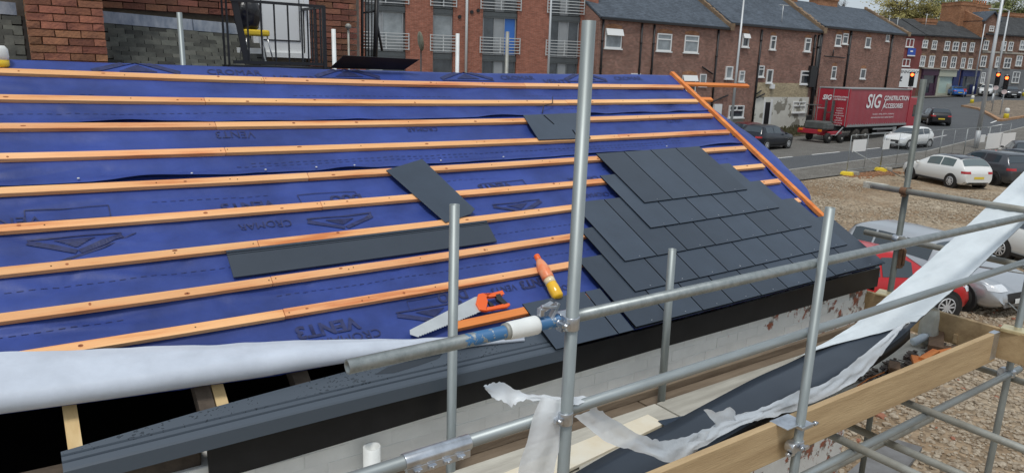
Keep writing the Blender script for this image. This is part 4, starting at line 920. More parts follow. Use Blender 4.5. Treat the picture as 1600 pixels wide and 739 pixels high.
# door
d = MB(); d.box(((dx0+dx1)/2, 6.42, dz0+1.05), (dx1-dx0, .1, 2.1)); dr = obj('door', d, M['upvc'], A)
fr_ = MB()
for a0, a1, b0, b1 in ((.16, .84, .10, .95),):
    w_ = dx1-dx0
    for e in ((a0, a1, b0, b0+.008), (a0, a1, b1-.008, b1), (a0, a0+.014, b0, b1), (a1-.014, a1, b0, b1)):
        fr_.box((dx0+w_*(e[0]+e[1])/2, 6.366, dz0+2*(e[2]+e[3])/2), (w_*(e[1]-e[0]), .006, 2*(e[3]-e[2])))
obj('panel_groove', fr_, M['drain'], dr)
fr_ = MB(); fr_.box((dx0+.03, 6.36, dz0+1.05), (.06, .05, 2.1)); fr_.box((dx1-.03, 6.36, dz0+1.05), (.06, .05, 2.1)); fr_.box(((dx0+dx1)/2, 6.36, dz0+.03), (dx1-dx0-.12, .05, .06)); obj('door_frame', fr_, M['upvc'], dr)
# landing and railing
RL = thing('landing_railing', (-.9, 5.9, 4.7), 'black iron railing round the landing in front of the white door', 'railing')
M['iron'] = mat('iron', (.012, .012, .014), .45)
yR = 5.62; tL = ony(352, -4, yR); tR = ony(503, 11, yR); bL = ony(388, 95, yR); bR = ony(510, 104, yR)
z_t = tR.z; z_b = bR.z; rx1 = (tR.x+bR.x)/2; rx0 = ony(362, 50, yR).x
obj('top_rail', MB().box(((rx0+rx1)/2, yR, z_t), (rx1-rx0, .03, .03)), M['iron'], RL); obj('bottom_rail', MB().box(((rx0+rx1)/2, yR, z_b+.02), (rx1-rx0, .03, .035)), M['iron'], RL)
for px_ in (388, 409, 430, 451, 472, 492):
    x = ony(px_, 60, yR).x; obj('baluster', MB().box((x, yR, (z_t+z_b)/2), (.016, .016, z_t-z_b)), M['iron'], RL)
obj('post', MB().box((rx1, yR, (z_t+z_b)/2-.05), (.04, .04, z_t-z_b+.1)), M['iron'], RL)
for k in range(1, 6): obj('baluster', MB().box((rx1+.01, yR+.15*k, (z_t+z_b)/2), (.016, .016, z_t-z_b)), M['iron'], RL)
obj('top_rail', MB().box((rx1+.01, yR+.42, z_t), (.03, .84, .03)), M['iron'], RL); obj('bottom_rail', MB().box((rx1+.01, yR+.42, z_b+.02), (.03, .84, .03)), M['iron'], RL)
obj('landing_plate', MB().box(((rx0+rx1)/2+.02, yR+.42, z_b-.04), (rx1-rx0+.1, .86, .05)), M['iron'], RL)
for k in range(2): obj('stair_stringer', MB().box((rx0-.02-.0*k, yR+.1+.2*k, (z_t+z_b)/2+.1), (.02, .02, z_t-z_b+.3)), M['iron'], RL)
obj('curved_panel', MB().hexa([(rx0-.02, yR, z_t+.2), (rx0+.05, yR, z_t+.2), (rx0+.05, yR+.02, z_t+.2), (rx0-.02, yR+.02, z_t+.2)], [(rx0+.12, yR, z_b), (rx0+.19, yR, z_b), (rx0+.19, yR+.02, z_b), (rx0+.12, yR+.02, z_b)]), M['iron'], RL)
st = thing('stool', (ony(398, 80, 5.95).x, 5.95, z_b), 'yellow stool with thin metal legs on the landing before the white door', 'stool')
sx0, sx1 = ony(379, 50, 5.9).x, ony(419, 52, 5.9).x; sz = ony(400, 52, 5.9).z; fl = ony(400, 90, 5.9).z
obj('seat', MB().box(((sx0+sx1)/2, 5.95, sz), (sx1-sx0, .26, .07)), M['yellow_plastic'], st, bevel=.02)
M['chrome'] = mat('chrome', (.6, .6, .6), .3, metal=.9)
for sx, sy in ((0, -1), (1, -1), (0, 1), (1, 1)):
    a = Vector((sx0+.03 if not sx else sx1-.03, 5.95+sy*.1, sz-.03)); obj('leg', MB().tube(a, a+Vector(((-.03 if not sx else .05), sy*.03, fl-sz)), .008, 8), M['chrome'], st)
M['bin_bag'] = mat('bin_bag', (.016, .016, .018), .28, bump=.6, bscale=14)
bcx = ony(389, 25, 5.9).x; bz0 = sz+.035
def bb(s, t):
    a = s*2*P_; ph = t*P_; r = math.sin(ph)**.6; q = 1+.22*N(math.cos(a)*2, math.sin(a)*2, t*4)
    return Vector((bcx+.15*r*math.cos(a)*q, 5.95+.13*r*math.sin(a)*q, bz0+.165-.17*math.cos(ph)*(1+.05*q)))
tag(obj('rubbish_bag', MB().grid(bb, 30, 18), M['bin_bag']), 'full black rubbish bag sitting on the yellow stool', 'bag')
gp = ony(408, 85, 5.8); tag(obj('leaning_sheet', MB().box((gp.x, 6.2, gp.z-.05), (.34, .03, .24)), M['white_plastic']), 'low pale grey panel leaning at the foot of the white door', 'panel')
# pipes and poles rising behind the ridge
def stub(px_, y0, y1, Y, r, m, label, name='scaffold_pole', cat='pole'):
    p1 = ony(px_, y0, Y); p0 = ony(px_+ (4 if px_ < 400 else 0), y1, Y)
    return tag(obj(name, MB().tube((p1.x+.005, Y, 2.6), (p1.x, Y, p1.z), r, 14, hollow=True), M[m]), label, cat, 'poles behind the ridge')
stub(280, 20, 95, 4.4, .0242, 'steel', 'pale pole standing in front of the old slate slope')
stub(521, 46, 82, 5.2, .0242, 'white_plastic', 'white pole beside the landing railing')
stub(715, 53, 112, 5.2, .0242, 'white_plastic', 'white pole rising over the ridge before the red brick flats')
stub(793, 50, 113, 5.2, .0242, 'steel_dull', 'greenish grey pole rising over the ridge before a blue blind')
vp = thing('vent_pipe', (ony(544, 60, 6.1).x, 6.1, 3), 'thin grey pipe with a round cowl against the brick wall', 'pipe')
q = ony(544, 42, 6.1); obj('pipe', MB().tube((q.x, 6.1, 3.), (q.x, 6.1, q.z), .014, 10), M['steel_dull'], vp); obj('cowl', MB().lathe([(.01, -.045), (.03, -.035), (.04, 0), (.03, .035), (.01, .045)], q, 14, Matrix.Rotation(P_/2, 3, 'X')), M['steel_dull'], vp)
sdh = thing('satellite_dish', (ony(657, 65, 14).x, 14, 0), 'mossy satellite dish on a thin mast before the red brick flats', 'satellite dish')
q = ony(657, 65, 14); qb = ony(661, 112, 14)
obj('dish', MB().lathe([(.001, .05), (.14, .035), (.24, 0), (.245, -.01), (.14, .02), (.001, .03)], q, 22, Matrix.Rotation(-1.75, 3, 'Z') @ Matrix.Rotation(P_/2+.15, 3, 'X')), mat('dish', (.30, .30, .24), .8, col2=(.13, .13, .09), vscale=5), sdh); obj('mast', MB().tube((q.x+.05, 14.05, 0), (q.x+.04, 14.05, q.z-.1), .02, 8).tube((q.x+.04, 14.05, q.z-.1), q, .02, 8), M['iron'], sdh)
# dark iron stair gate at the corner of the old house
sg = thing('stair_gate', (ony(580, 90, 7).x, 7, 4), 'dark iron gate and post of an outside stair at the house corner', 'gate')
yG = 7.0
def gbar(x0, y0, x1, y1, t, n='baluster'):
    a = ony(x0, y0, yG); b = ony(x1, y1, yG); obj(n, MB().tube(a, b, t, 6), M['iron'], sg)
gbar(589, -8, 586, 100, .035, 'post'); gbar(566, -8, 566, 95, .02, 'post'); gbar(566, 21, 586, 18, .014, 'rail'); gbar(566, -2, 588, -4, .014, 'rail'); gbar(597, 80, 586, 20, .018, 'brace')
for x in (571, 576, 581): gbar(x, -5, x, 92, .009)
# ---------------------------------------------------------------- B: red brick flats
o_ = CAM+ray(571, 55)*44; FB = Facade((o_.x, o_.y), (14.2, -3.8))
Bd = thing('block_of_flats', FB.pt(8, 0, 0), 'modern red brick block of flats with grey window bays and railed balconies', 'building')
M['clad'] = mat('clad', (.125, .14, .145), .5, var=.1, vscale=1); M['clad_light'] = mat('clad_light', (.30, .32, .335), .5, var=.08, vscale=2); M['rail_grey'] = mat('rail_grey', (.60, .62, .62), .4, metal=.3); M['blue_blind'] = mat('blue_blind', (.04, .16, .52), .5)
sa = lambda x: FB.at(x, 60)[0]
aL, aR = sa(500), sa(932); zs = [FB.at(700, y)[1] for y in (128, 58.5, -11)]
st_h = (zs[2]-zs[0])/2                                                  # storey height
bays = [(571, 634), (676.5, 708), (754, 808), (857, 906)]
edges = [aL]
for x0, x1 in bays: edges += [sa(x0), sa(x1)]
edges.append(aR)
base = MB(); FB.box(base, aL, aR, 0, 14, -9, -.28); obj('core', base, M['clad'], Bd)
for i in range(0, len(edges), 2):
    p = MB(); FB.box(p, edges[i], edges[i+1], 0, 14, -.3, 0); obj('brick_pier', p, M['brick_mod'], Bd)
zf0 = FB.at(780, 60)[1]
levels = [zf0+(k-1)*st_h for k in range(-1, 4)]                        # top of balcony rail on each floor, adjusted per bay below
for bi, (x0, x1) in enumerate(bays):
    a0, a1 = sa(x0), sa(x1); zr0 = zf0
    for k in (-2, -1, 0, 1, 2):
        zt = zr0+k*st_h                                               # rail top
        bp = MB(); FB.box(bp, a0, a1, zt-1.15-.35, zt-1.15, -.285, -.12); obj('band', bp, M['clad'], Bd); bp = MB(); FB.box(bp, a0, a1, zt+1.35, zt+1.42, -.285, -.1); obj('band', bp, M['clad'], Bd)
        segs = [(0, .10, 'c'), (.10, .42, 'l'), (.42, .95, 'w')] if bi == 0 else ([(0.02, .98, 'w')] if bi == 1 else [(.02, .36, 'w'), (.36, .62, 'l'), (.62, .98, 'w')])
        for f0, f1, kk in segs:
            b0, b1 = a0+(a1-a0)*f0, a0+(a1-a0)*f1
            if kk == 'w':
                w_ = MB(); t = .07
                for e in ((b0, b0+t, zt-1.1, zt+1.32), (b1-t, b1, zt-1.1, zt+1.32), (b0+t, b1-t, zt-1.1, zt-1.03), (b0+t, b1-t, zt+1.25, zt+1.32)): FB.box(w_, *e, -.28, -.16)
                wn = obj('window', w_, M['clad'] if k % 2 else M['clad_light'], Bd)
                p = MB(); FB.box(p, b0+t, b1-t, zt-1.03, zt+1.25, -.285, -.22); obj('pane', p, M['blue_blind'] if (bi == 2 and f0 > .5 and k == 0) else M['glass_pale'] if (bi in (0, 1) and k == 0) else M['glass'], wn)
            else:
                p = MB(); FB.box(p, b0, b1, zt-1.1, zt+1.32, -.285, -.20); obj('panel', p, M['clad' if kk == 'c' else 'clad_light'], Bd)
        rl = MB(); ov = .18
        for j in range(6): z = zt-j*.19; FB.box(rl, a0-ov, a1+ov, z-.022, z+.022, .08, .12)
        for a in (a0-ov, (a0+a1)/2, a1+ov): FB.box(rl, a-.03, a+.03, zt-1.0, zt+.04, .06, .10)
        obj('balcony_rail', rl, M['rail_grey'], Bd)
dp = MB(); a = sa(728); dp.tube(FB.pt(a, 0, .1), FB.pt(a, 14, .1), .09, 10); obj('downpipe', dp, M['rail_grey'], Bd)
for x, y in ((718, 27), (737, 19.5), (729+18, 17)):
    a, z = FB.at(x, y); v = MB(); v.tube(FB.pt(a, z, 0), FB.pt(a, z, .06), .12, 10); obj('vent', v, M['drain'], Bd)
# ---------------------------------------------------------------- C: brick terrace along the road
FC = Facade((0, 34.5), (1, 0)); TGR = 'brick terrace houses along the road'
ca = lambda x, y=60: FC.at(x, y)[0]
def house_C(x0, x1, ye, label, rise, depth=4.6):
    a0, a1 = x0, x1
    t = thing('terrace_house', FC.pt((a0+a1)/2, gz((a0+a1)/2), 0), label, 'house', TGR)
    body(FC, t, a0, a1, -.5, ye, depth, rise, 'brick_old'); r = pitched(FC, t, a0, a1, ye, depth, rise)
    return t, r
e1 = FC.at(1040, 38)[1]; e2 = FC.at(1210, 44.5)[1]; e3 = FC.at(1350, 49.5)[1]
b12, b23, bend = ca(1139, 60), ca(1284, 60), ca(1416, 60)
C1, r1 = house_C(ca(935, 60), b12, e1, 'brick terrace house nearest the flats, with three white upper windows', 3.0)
C2, r2 = house_C(b12+.02, b23, e2, 'middle brick terrace house with peeling white render round its back door', 3.0)
C3, r3 = house_C(b23+.02, bend, e3, 'brick terrace house at the far end, right behind the red lorry', 2.5)
for T_, a, ze, rise, ztop in ((C1, b12, e1, 3.0, .45), (C2, b23, e2, 3.0, .45), (C3, bend, e3, 2.5, .35)):
    c = MB(); n = 26
    for i in range(n):                                                # brick coped parapet stepping up the verge, stone by stone
        f0, f1 = i/n, (i+1)/n; o0, o1 = .3-(4.9)*f0, .3-(4.9)*f1; z0 = ze+rise*max(0, f0*1.04-.04); z1 = ze+rise*max(0, f1*1.04-.04); hh = ztop+random.uniform(-.06, .06)
        c.hexa([FC.pt(a-.22, z0-.1, o0), FC.pt(a+.22, z0-.1, o0), FC.pt(a+.22, z1-.1, o1+.02), FC.pt(a-.22, z1-.1, o1+.02)], [FC.pt(a-.22, z0+hh, o0), FC.pt(a+.22, z0+hh, o0), FC.pt(a+.22, z1+hh, o1+.02), FC.pt(a-.22, z1+hh, o1+.02)])
    obj('parapet', c, M['coping'], T_)
window(FC, C1, (945, 45.5, 971, 76), style='open', glass='glass_pale', arch=True); window(FC, C1, (1026, 53, 1049, 80.4), style='top', glass='glass_pale', arch=True); window(FC, C1, (1069, 55.7, 1091, 82.8), glass='glass_pale', arch=True)
window(FC, C1, (1065, 118, 1087, 144), style='open', arch=True); window(FC, C1, (1093, 116, 1103, 135), style='none', glass='glass_pale'); window(FC, C1, (985, 115, 1000, 140), glass='glass_pale')
for x0, y0, x1, y1 in ((941, 31, 936, 150), (1001.5, 37, 996, 150), (1021, 39, 1015, 150), (1121, 47, 1109, 200)): pipe(FC, C1, x0, y0, x1, y1, .075)
jp = MB(); jp.tube(FC.pt(*FC.at(1096, 105), .1), FC.pt(*FC.at(1112, 116), .1), .06, 8); obj('branch_pipe', jp, M['drain'], C1); jp = MB(); jp.tube(FC.pt(*FC.at(1110, 160), .1), FC.pt(*FC.at(1136, 149), .1), .06, 8); obj('branch_pipe', jp, M['drain'], C1)
mb_ = MB(); a, z = FC.at(1118, 173); FC.box(mb_, a-.45, a+.45, z-.5, z+.5, 0, .25); obj('meter_box', mb_, M['upvc'], C1)
for r, s_, gl in (((1159, 53, 1169, 74), 'open', 'glass'), ((1203, 56.5, 1211, 78), 'top', 'glass'), ((1256.6, 60, 1265.5, 81), 'top', 'glass'), ((1133, 104, 1143.5, 123.5), 'none', 'glass_pale'), ((1154, 111, 1162, 128), 'top', 'glass_pale'),
                  ((1183.6, 103, 1192.6, 120.5), 'top', 'glass'), ((1197, 109, 1206, 130), 'none', 'glass'), ((1250, 111, 1267, 132), 'top', 'glass'), ((1237.5, 159, 1257, 176), 'twintop', 'glass'), ((1138, 165, 1161, 184), 'twintop', 'glass')):
    window(FC, C2, r, style=s_, glass=gl, arch=r[1] < 100, dp=.11)
for x0, y0, x1, y1 in ((1154, 50, 1143, 205), (1188.5, 47, 1174, 205)): pipe(FC, C2, x0, y0, x1, y1, .085)
pipe(FC, C2, 1279, 55, 1262, 205, .16); pipe(FC, C2, 1274, 55, 1266, 110, .09); jp = MB(); a, z = FC.at(1267, 118); FC.box(jp, a-.5, a+.3, z-1.0, z+.8, 0, .3); obj('pipe_box', jp, M['drain'], C2)
# painted and rendered ground floor
def strip_wall(T_, nm, x0, x1, y0, y1, out, m):
    a0, a1 = ca(x0, (y0+y1)/2), ca(x1, (y0+y1)/2); z1 = FC.at((x0+x1)/2, y0)[1]; z0 = FC.at((x0+x1)/2, y1)[1]; b = MB(); FC.box(b, a0, a1, z0, z1, -.02, out); return obj(nm, b, M[m], T_)
M['cream_brick'] = brick_mat('cream_brick', (.55, .46, .30), (.47, .39, .25), (.40, .33, .23), dirt=.22)
M['render_wall'] = mat('render_wall', (.70, .69, .62), .85, var=.06, vscale=2)
def patches(m):
    t = m.node_tree; b = t.nodes['Principled BSDF']; K = t.links.new; g = t.nodes.new('ShaderNodeNewGeometry')
    n = t.nodes.new('ShaderNodeTexNoise'); n.inputs['Scale'].default_value = .55; n.inputs['Detail'].default_value = 5; n.inputs['Roughness'].default_value = .55; K(g.outputs['Position'], n.inputs['Vector'])
    rp = t.nodes.new('ShaderNodeValToRGB'); rp.color_ramp.elements[0].position = .515; rp.color_ramp.elements[1].position = .53; K(n.outputs[0], rp.inputs[0])
    mx = t.nodes.new('ShaderNodeMix'); mx.data_type = 'RGBA'; K(rp.outputs[0], mx.inputs[0]); K(b.inputs['Base Color'].links[0].from_socket, mx.inputs[6]); mx.inputs[7].default_value = (.30, .285, .235, 1); K(mx.outputs[2], b.inputs['Base Color'])
patches(M['render_wall'])
strip_wall(C2, 'painted_band', 1182, 1262, 130, 152, .05, 'cream_brick'); strip_wall(C2, 'render', 1176, 1260, 152, 207, .06, 'render_wall'); strip_wall(C2, 'painted_band', 1138, 1160, 184, 207, .05, 'render_wall')
dd = MB(); a0, a1 = ca(1192.5, 180), ca(1200.5, 180); z1 = FC.at(1198, 160)[1]; FC.box(dd, a0, a1, 0, z1, 0, .09); obj('door', dd, M['drain'], C2)
dd = MB(); FC.box(dd, a1, a1+.3, 0, z1+.2, 0, .10); FC.box(dd, a0-.15, a0, 0, z1+.2, 0, .10); obj('door_frame', dd, M['upvc'], bpy.data.objects['door.001'] if 'door.001' in bpy.data.objects else C2)
jp = MB(); jp.tube(FC.pt(*FC.at(1180, 153), .15), FC.pt(*FC.at(1192, 147), .15), .06, 8); jp.tube(FC.pt(*FC.at(1180, 147), .15), FC.pt(*FC.at(1187, 142), .15), .06, 8); obj('branch_pipe', jp, M['drain'], C2)
al = MB(); a, z = FC.at(1204, 135); FC.box(al, a-.2, a+.25, z-.2, z+.15, .04, .25); obj('alarm_box', al, M['upvc'], C2)
for r in ((1352, 59, 1360, 74.7), (1384, 55, 1389, 65), (1344, 108, 1352, 123.4), (1305, 54.6, 1314, 72.5), (1316.6, 52.6, 1324.7, 69.3), (1299, 104, 1306, 123.4)): window(FC, C3, r, style='top' if r[0] < 1330 else 'none', arch=True)
for x0, y0, x1, y1 in ((1330, 49, 1315, 150), (1393, 53, 1381, 150), (1286, 46, 1270, 150)): pipe(FC, C3, x0, y0, x1, y1, .1)
jp = MB(); jp.tube(FC.pt(*FC.at(1286, 88), .15), FC.pt(*FC.at(1318, 91), .15), .05, 8); jp.tube(FC.pt(*FC.at(1299, 88), .15), FC.pt(*FC.at(1300, 78), .15), .05, 8); obj('branch_pipe', jp, M['drain'], C3)
chimney(FC, C2, b23-.2, b23+2.0, e2+1.9, e2+3.7, -5.3, -4.2, pots=5); chimney(FC, C3, ca(1312, 10)+3.2, ca(1340, 10)+3.6, e3+1.6, e3+3.4, -5.2, -4.2, pots=0); chimney(FC, C2, b12+8.0, b12+10.5, e2+2.4, e2+3.6, -5.3, -4.2, pots=4)
tv = MB(); a, z = FC.at(1229, 52); q = FC.pt(a, z, -.6)+Vector((0, 0, .6)); tv.tube(q, q+Vector((0, 0, 1.6)), .03, 6); tv.tube(q+Vector((-.5, 0, 1.6)), q+Vector((.5, 0, 1.6)), .02, 6)
for i in range(5): tv.tube(q+Vector((-.4+.2*i, -.25, 1.6)), q+Vector((-.4+.2*i, .25, 1.6)), .012, 5)
obj('aerial', tv, M['rail_grey'], r2)
# ---------------------------------------------------------------- D: terrace with shops beyond the junction
FD = Facade((106.8, 47.8), (.96, -.28)); da = lambda x, y=100: FD.at(x, y)[0]; zD = 2.3
M['roof_grey'] = brick_mat('roof_grey', (.075, .078, .08), (.06, .062, .064), (.04, .042, .044), .3, .13, dirt=.3)
DG = 'old houses beyond the junction'
def house_D(x0, x1, ye_px, label, depth, rise, m, ym=None):
    a0, a1 = da(x0), da(x1); ze = FD.at((x0+x1)/2, ye_px)[1]
    t = thing('town_house', FD.pt((a0+a1)/2, zD, 0), label, 'house', DG)
    body(FD, t, a0, a1, 0, ze, depth, rise, m); r = pitched(FD, t, a0, a1, ze, depth, rise, .2, 'roof_grey')
    return t, r, a0, a1, ze
D0, q0, *_d0 = house_D(1395, 1438, 55, 'dark red painted house with a white hoarding, next to the terrace gable', 4.5, 2.3, 'brick_far')
D1, q1, *_d1 = house_D(1438.2, 1500, 57.5, 'brick house over the purple and cream shopfronts', 4.5, 2.4, 'brick_far')
D2, q2, *_d2 = house_D(1500.2, 1531, 60.5, 'narrow brick house over the dark blue shopfront', 4.5, 2.4, 'brick_far')
D3, q3, *_d3 = house_D(1531.2, 1640, 57, 'brick house with grey painted ground floor and a roof gable', 5, 3.0, 'brick_far')
M['red_paint'] = mat('red_paint', (.20, .055, .05), .8, var=.15, vscale=1)
p = MB(); FD.box(p, da(1405), da(1437), 2, _d0[2]-.1, -.02, .04); obj('painted_front', p, M['red_paint'], D0)
for r in ((1415, 61, 1427, 74), (1409, 92.5, 1421, 104)): window(FD, D0, r, style='twin', dp=.12)
for r in ((1440.6, 63, 1448.7, 75.5), (1455.7, 64, 1463, 78), (1475.5, 65, 1483, 79.5), (1488, 66, 1497, 80), (1436.9, 87.6, 1444.6, 104.7), (1451, 87.6, 1459, 106), (1470.6, 88.5, 1478.4, 106), (1485, 89, 1493, 107)): window(FD, D1, r, style='sash', dp=.12, arch=True, glass='glass_pale' if random.random() < .4 else 'glass')
for r in ((1502, 66.5, 1509, 81), (1515, 67, 1521.4, 81.6), (1501, 91, 1507, 107), (1512, 91.7, 1518.5, 108.4)): window(FD, D2, r, style='sash', dp=.12, arch=True)
for r in ((1536, 64, 1543.6, 78.7), (1564, 65, 1571, 80), (1575, 66, 1582, 80), (1593, 64, 1601, 79), (1531.5, 87.6, 1540, 104.7), (1555, 89, 1562, 106), (1568, 91, 1578.5, 107), (1587, 87.6, 1596, 104), (1532, 113.7, 1538, 131), (1581, 112.6, 1592, 130)): window(FD, D3, r, style='sash', dp=.12, arch=True, glass='glass_pale' if random.random() < .4 else 'glass')
M['grey_paint'] = mat('grey_paint', (.17, .175, .18), .85, var=.15, vscale=1)
p = MB(); FD.box(p, da(1531.4), da(1640), 1.5, FD.at(1565, 108)[1], -.02, .05); obj('painted_front', p, M['grey_paint'], D3)
p = MB(); FD.box(p, da(1531.3), da(1640), FD.at(1565, 83)[1]-.1, FD.at(1565, 83)[1]+.15, -.02, .06); obj('string_course', p, M['stone_sill'], D3)
def shopfront(T_, x0, x1, y0, y1, m, glassy, fas=None):
    a0, a1 = da(x0, 120), da(x1, 120); z1 = FD.at((x0+x1)/2, y0)[1]; b = MB(); fh = .9
    FD.box(b, a0, a1, z1-fh, z1, 0, .35); FD.box(b, a0, a0+.35, zD-.5, z1-fh, 0, .25); FD.box(b, a1-.35, a1, zD-.5, z1-fh, 0, .25); FD.box(b, a0+.35, a1-.35, zD-.5, zD+.75, 0, .22)
    b2 = MB(); FD.box(b2, a0+.35, a1-.35, zD+.75, z1-fh, 0, .08); s = obj('shopfront', b, M[m], T_); obj('shop_window', b2, M[glassy], s)
    c = MB(); FD.box(c, a0-.1, a1+.1, z1+.005, z1+.15, 0, .5); obj('cornice', c, M['stone_sill'], s)
    dm = MB(); am = a0+(a1-a0)*.62; FD.box(dm, am, am+.9, zD-.3, zD+2.1, .08, .16); obj('shop_door', dm, M[m], s)
    return s, a0, a1, z1
M['shop_purple'] = mat('shop_purple', (.055, .022, .045), .5); M['shop_cream'] = mat('shop_cream', (.42, .43, .34), .6); M['shop_blue'] = mat('shop_blue', (.018, .028, .11), .5); M['shop_green'] = mat('shop_green', (.40, .50, .44), .35, var=.1); M['text_white'] = mat('text_white', (.8, .8, .8), .6); M['text_red'] = mat('text_red', (.6, .05, .05), .6); M['sign_blue'] = mat('sign_blue', (.03, .09, .42), .5); M['text_dark'] = mat('text_dark', (.05, .05, .06), .6)
shopfront(D1, 1438.5, 1463, 108, 147, 'shop_purple', 'glass'); s_, a0, a1, z1 = shopfront(D1, 1464, 1491, 110, 146, 'shop_cream', 'shop_green')
shopfront(D2, 1500.5, 1527, 110, 147, 'shop_blue', 'glass')
p = MB(); FD.box(p, da(1491.5), da(1500), 2, FD.at(1495, 109)[1], 0, .3); obj('shopfront_side', p, M['shop_blue'], D1)
# lettering on real boards
def facade_text(F, txt_, size, a, z, out, m, parent, shear=0, bold=.0):
    me = text_mesh(txt_, size, shear=shear, bold=bold)
    for v in me.vertices: v.co = F.pt(a+v.co.x, z+v.co.y, out)
    me.materials.clear(); return obj('lettering', me, M[m], parent)
hb = thing('hoarding', FD.pt(da(1420), zD, .5), 'white hoarding with dark lettering behind the lorry roof', 'sign')
a0, a1 = da(1404), da(1436.5); z1, z0 = FD.at(1420, 108)[1], FD.at(1420, 137)[1]; p = MB(); FD.box(p, a0, a1, z0, z1, .06, .14); obj('board', p, M['upvc'], hb)
facade_text(FD, 'OPENING SOON', .55, (a0+a1)/2, z1-.45, .145, 'text_dark', hb, bold=.01)
ic = MB(); a, z = a0+.6, z1-1.3
for e in ((a-.25, a+.1, z-.3, z+.2), (a+.1, a+.3, z-.1, z+.3), (a-.4, a-.25, z-.1, z), (a-.1, a+.3, z-.45, z-.3)): FD.box(ic, *e, .145, .15)
obj('emblem', ic, M['text_dark'], hb)
bs_ = thing('blue_sign', FD.pt(da(1423), 8, .1), 'square blue projecting sign on the dark red house', 'sign'); p = MB(); a0, a1 = da(1417, 82), da(1429, 82); z1, z0 = FD.at(1423, 76)[1], FD.at(1423, 88.5)[1]; FD.box(p, a0, a1, z0, z1, .1, .18); obj('board', p, M['sign_blue'], bs_)
p = MB(); FD.box(p, a0, a1, z0, z0+.16, .185, .19); FD.box(p, a0+.4, a1-.5, z1-.5, z1-.3, .185, .19); obj('sign_mark', p, M['text_white'], bs_)
# roof furniture
zE = _d1[2]
def cbox(T_, x0, x1, y0, y1, o0, o1, m, pots=0):                     # chimney placed by sight line at depth o
    F2 = Facade((FD.o+FD.n*o1)[:2], FD.d[:2]); a0 = F2.at(x0, (y0+y1)/2)[0]; a1 = F2.at(x1, (y0+y1)/2)[0]; z1 = F2.at((x0+x1)/2, y0)[1]; z0 = F2.at((x0+x1)/2, y1)[1]
    return chimney(F2, T_, a0, a1, z0-1.5, z1, o0-o1, 0, m, pots)
cbox(D1, 1441, 1464, 30, 46, -4.6, -3.0, 'brick_orange'); cbox(D2, 1499, 1523, 4, 50, -6.5, -3.2, 'brick_orange'); cbox(D3, 1524, 1547, 8, 22, -8, -6.5, 'brick_orange', 6); cbox(D3, 1576, 1612, 22, 44, -7, -5, 'brick_orange', 0)
gbl = MB(); a0, a1 = da(1537, 40), da(1560, 40); zg = FD.at(1549, 20)[1]; gbl.prism([FD.pt(a0, _d3[2]-.2, .05), FD.pt(a1, _d3[2]-.2, .05), FD.pt(a1, zg-1.2, .05), FD.pt((a0+a1)/2, zg, .05), FD.pt(a0, zg-1.2, .05)], FD.n*-4); gb_ = obj('gable', gbl, M['brick_far'], D3)
gr = MB()
for e0, e1_ in ((a0-.2, (a0+a1)/2), (a1+.2, (a0+a1)/2)): gr.hexa([FD.pt(e0, zg-1.3, .3), FD.pt(e0, zg-1.3, -4), FD.pt(e1_, zg+.05, -4), FD.pt(e1_, zg+.05, .3)], [FD.pt(e0, zg-1.1, .3), FD.pt(e0, zg-1.1, -4), FD.pt(e1_, zg+.25, -4), FD.pt(e1_, zg+.25, .3)])
obj('gable_roof', gr, M['roof_slate'], gb_); window(FD, D3, (1545, 41, 1552, 49.5), style='sash', dp=.15)
# orange side wall of the taller house
sw_ = MB(); a0, a1 = da(1519, 40), da(1537, 40); sw_.prism([FD.pt(a1-.2, _d2[2], 0), FD.pt(a1-.2, FD.at(1537, 30)[1], -.2), FD.pt(a1-.2, FD.at(1530, 10)[1], -4), FD.pt(a1-.2, _d2[2]+2, -4.5)], FD.d*.3); obj('side_wall', sw_, M['brick_orange'], D3)
for (x, y) in ((1412, 35), (1425, 38), (1471, 32)):
    tv = MB(); q = FD.pt(da(x, y), FD.at(x, y)[1]-1.2, -2.5); tv.tube(q, q+Vector((0, 0, 2.2)), .04, 5); tv.tube(q+Vector((-.6, 0, 2.1)), q+Vector((.6, 0, 2.1)), .03, 5); obj('aerial', tv, M['rail_grey'], q1)
sheet('pavement', [95, 100.2, 108.9, 117.6, 126.3, 135, 160], lambda x: 47.8-.2917*(x-106.8)-2.6, lambda x: 47.8-.2917*(x-106.8)+2, .12, M['pavement'])
# ================================================================= VEHICLES
def paint(name, c, metal=.0, rough=.28): return mat(name, c, rough, metal=metal, coat=.35, spec=.4)
M['tyre'] = mat('tyre', (.018, .017, .016), .8); M['tyre_mud'] = mat('tyre_mud', (.05, .045, .038), .9, var=.3, vscale=4); M['alloy'] = mat('alloy', (.62, .63, .64), .35, metal=.3); M['alloy_black'] = mat('alloy_black', (.02, .02, .022), .35, metal=.5)
M['car_glass'] = mat('car_glass', (.035, .05, .062), .04, spec=1.0); M['car_glass_pale'] = mat('car_glass_pale', (.13, .17, .175), .06, spec=.8)
M['trim'] = mat('trim', (.015, .015, .016), .5); M['tail'] = mat('tail', (.42, .012, .015), .2, coat=.5); M['headlamp'] = mat('headlamp', (.72, .75, .78), .12, coat=.6); M['plate_y'] = mat('plate_y', (.75, .56, .05), .5); M['plate_w'] = mat('plate_w', (.75, .76, .74), .5)
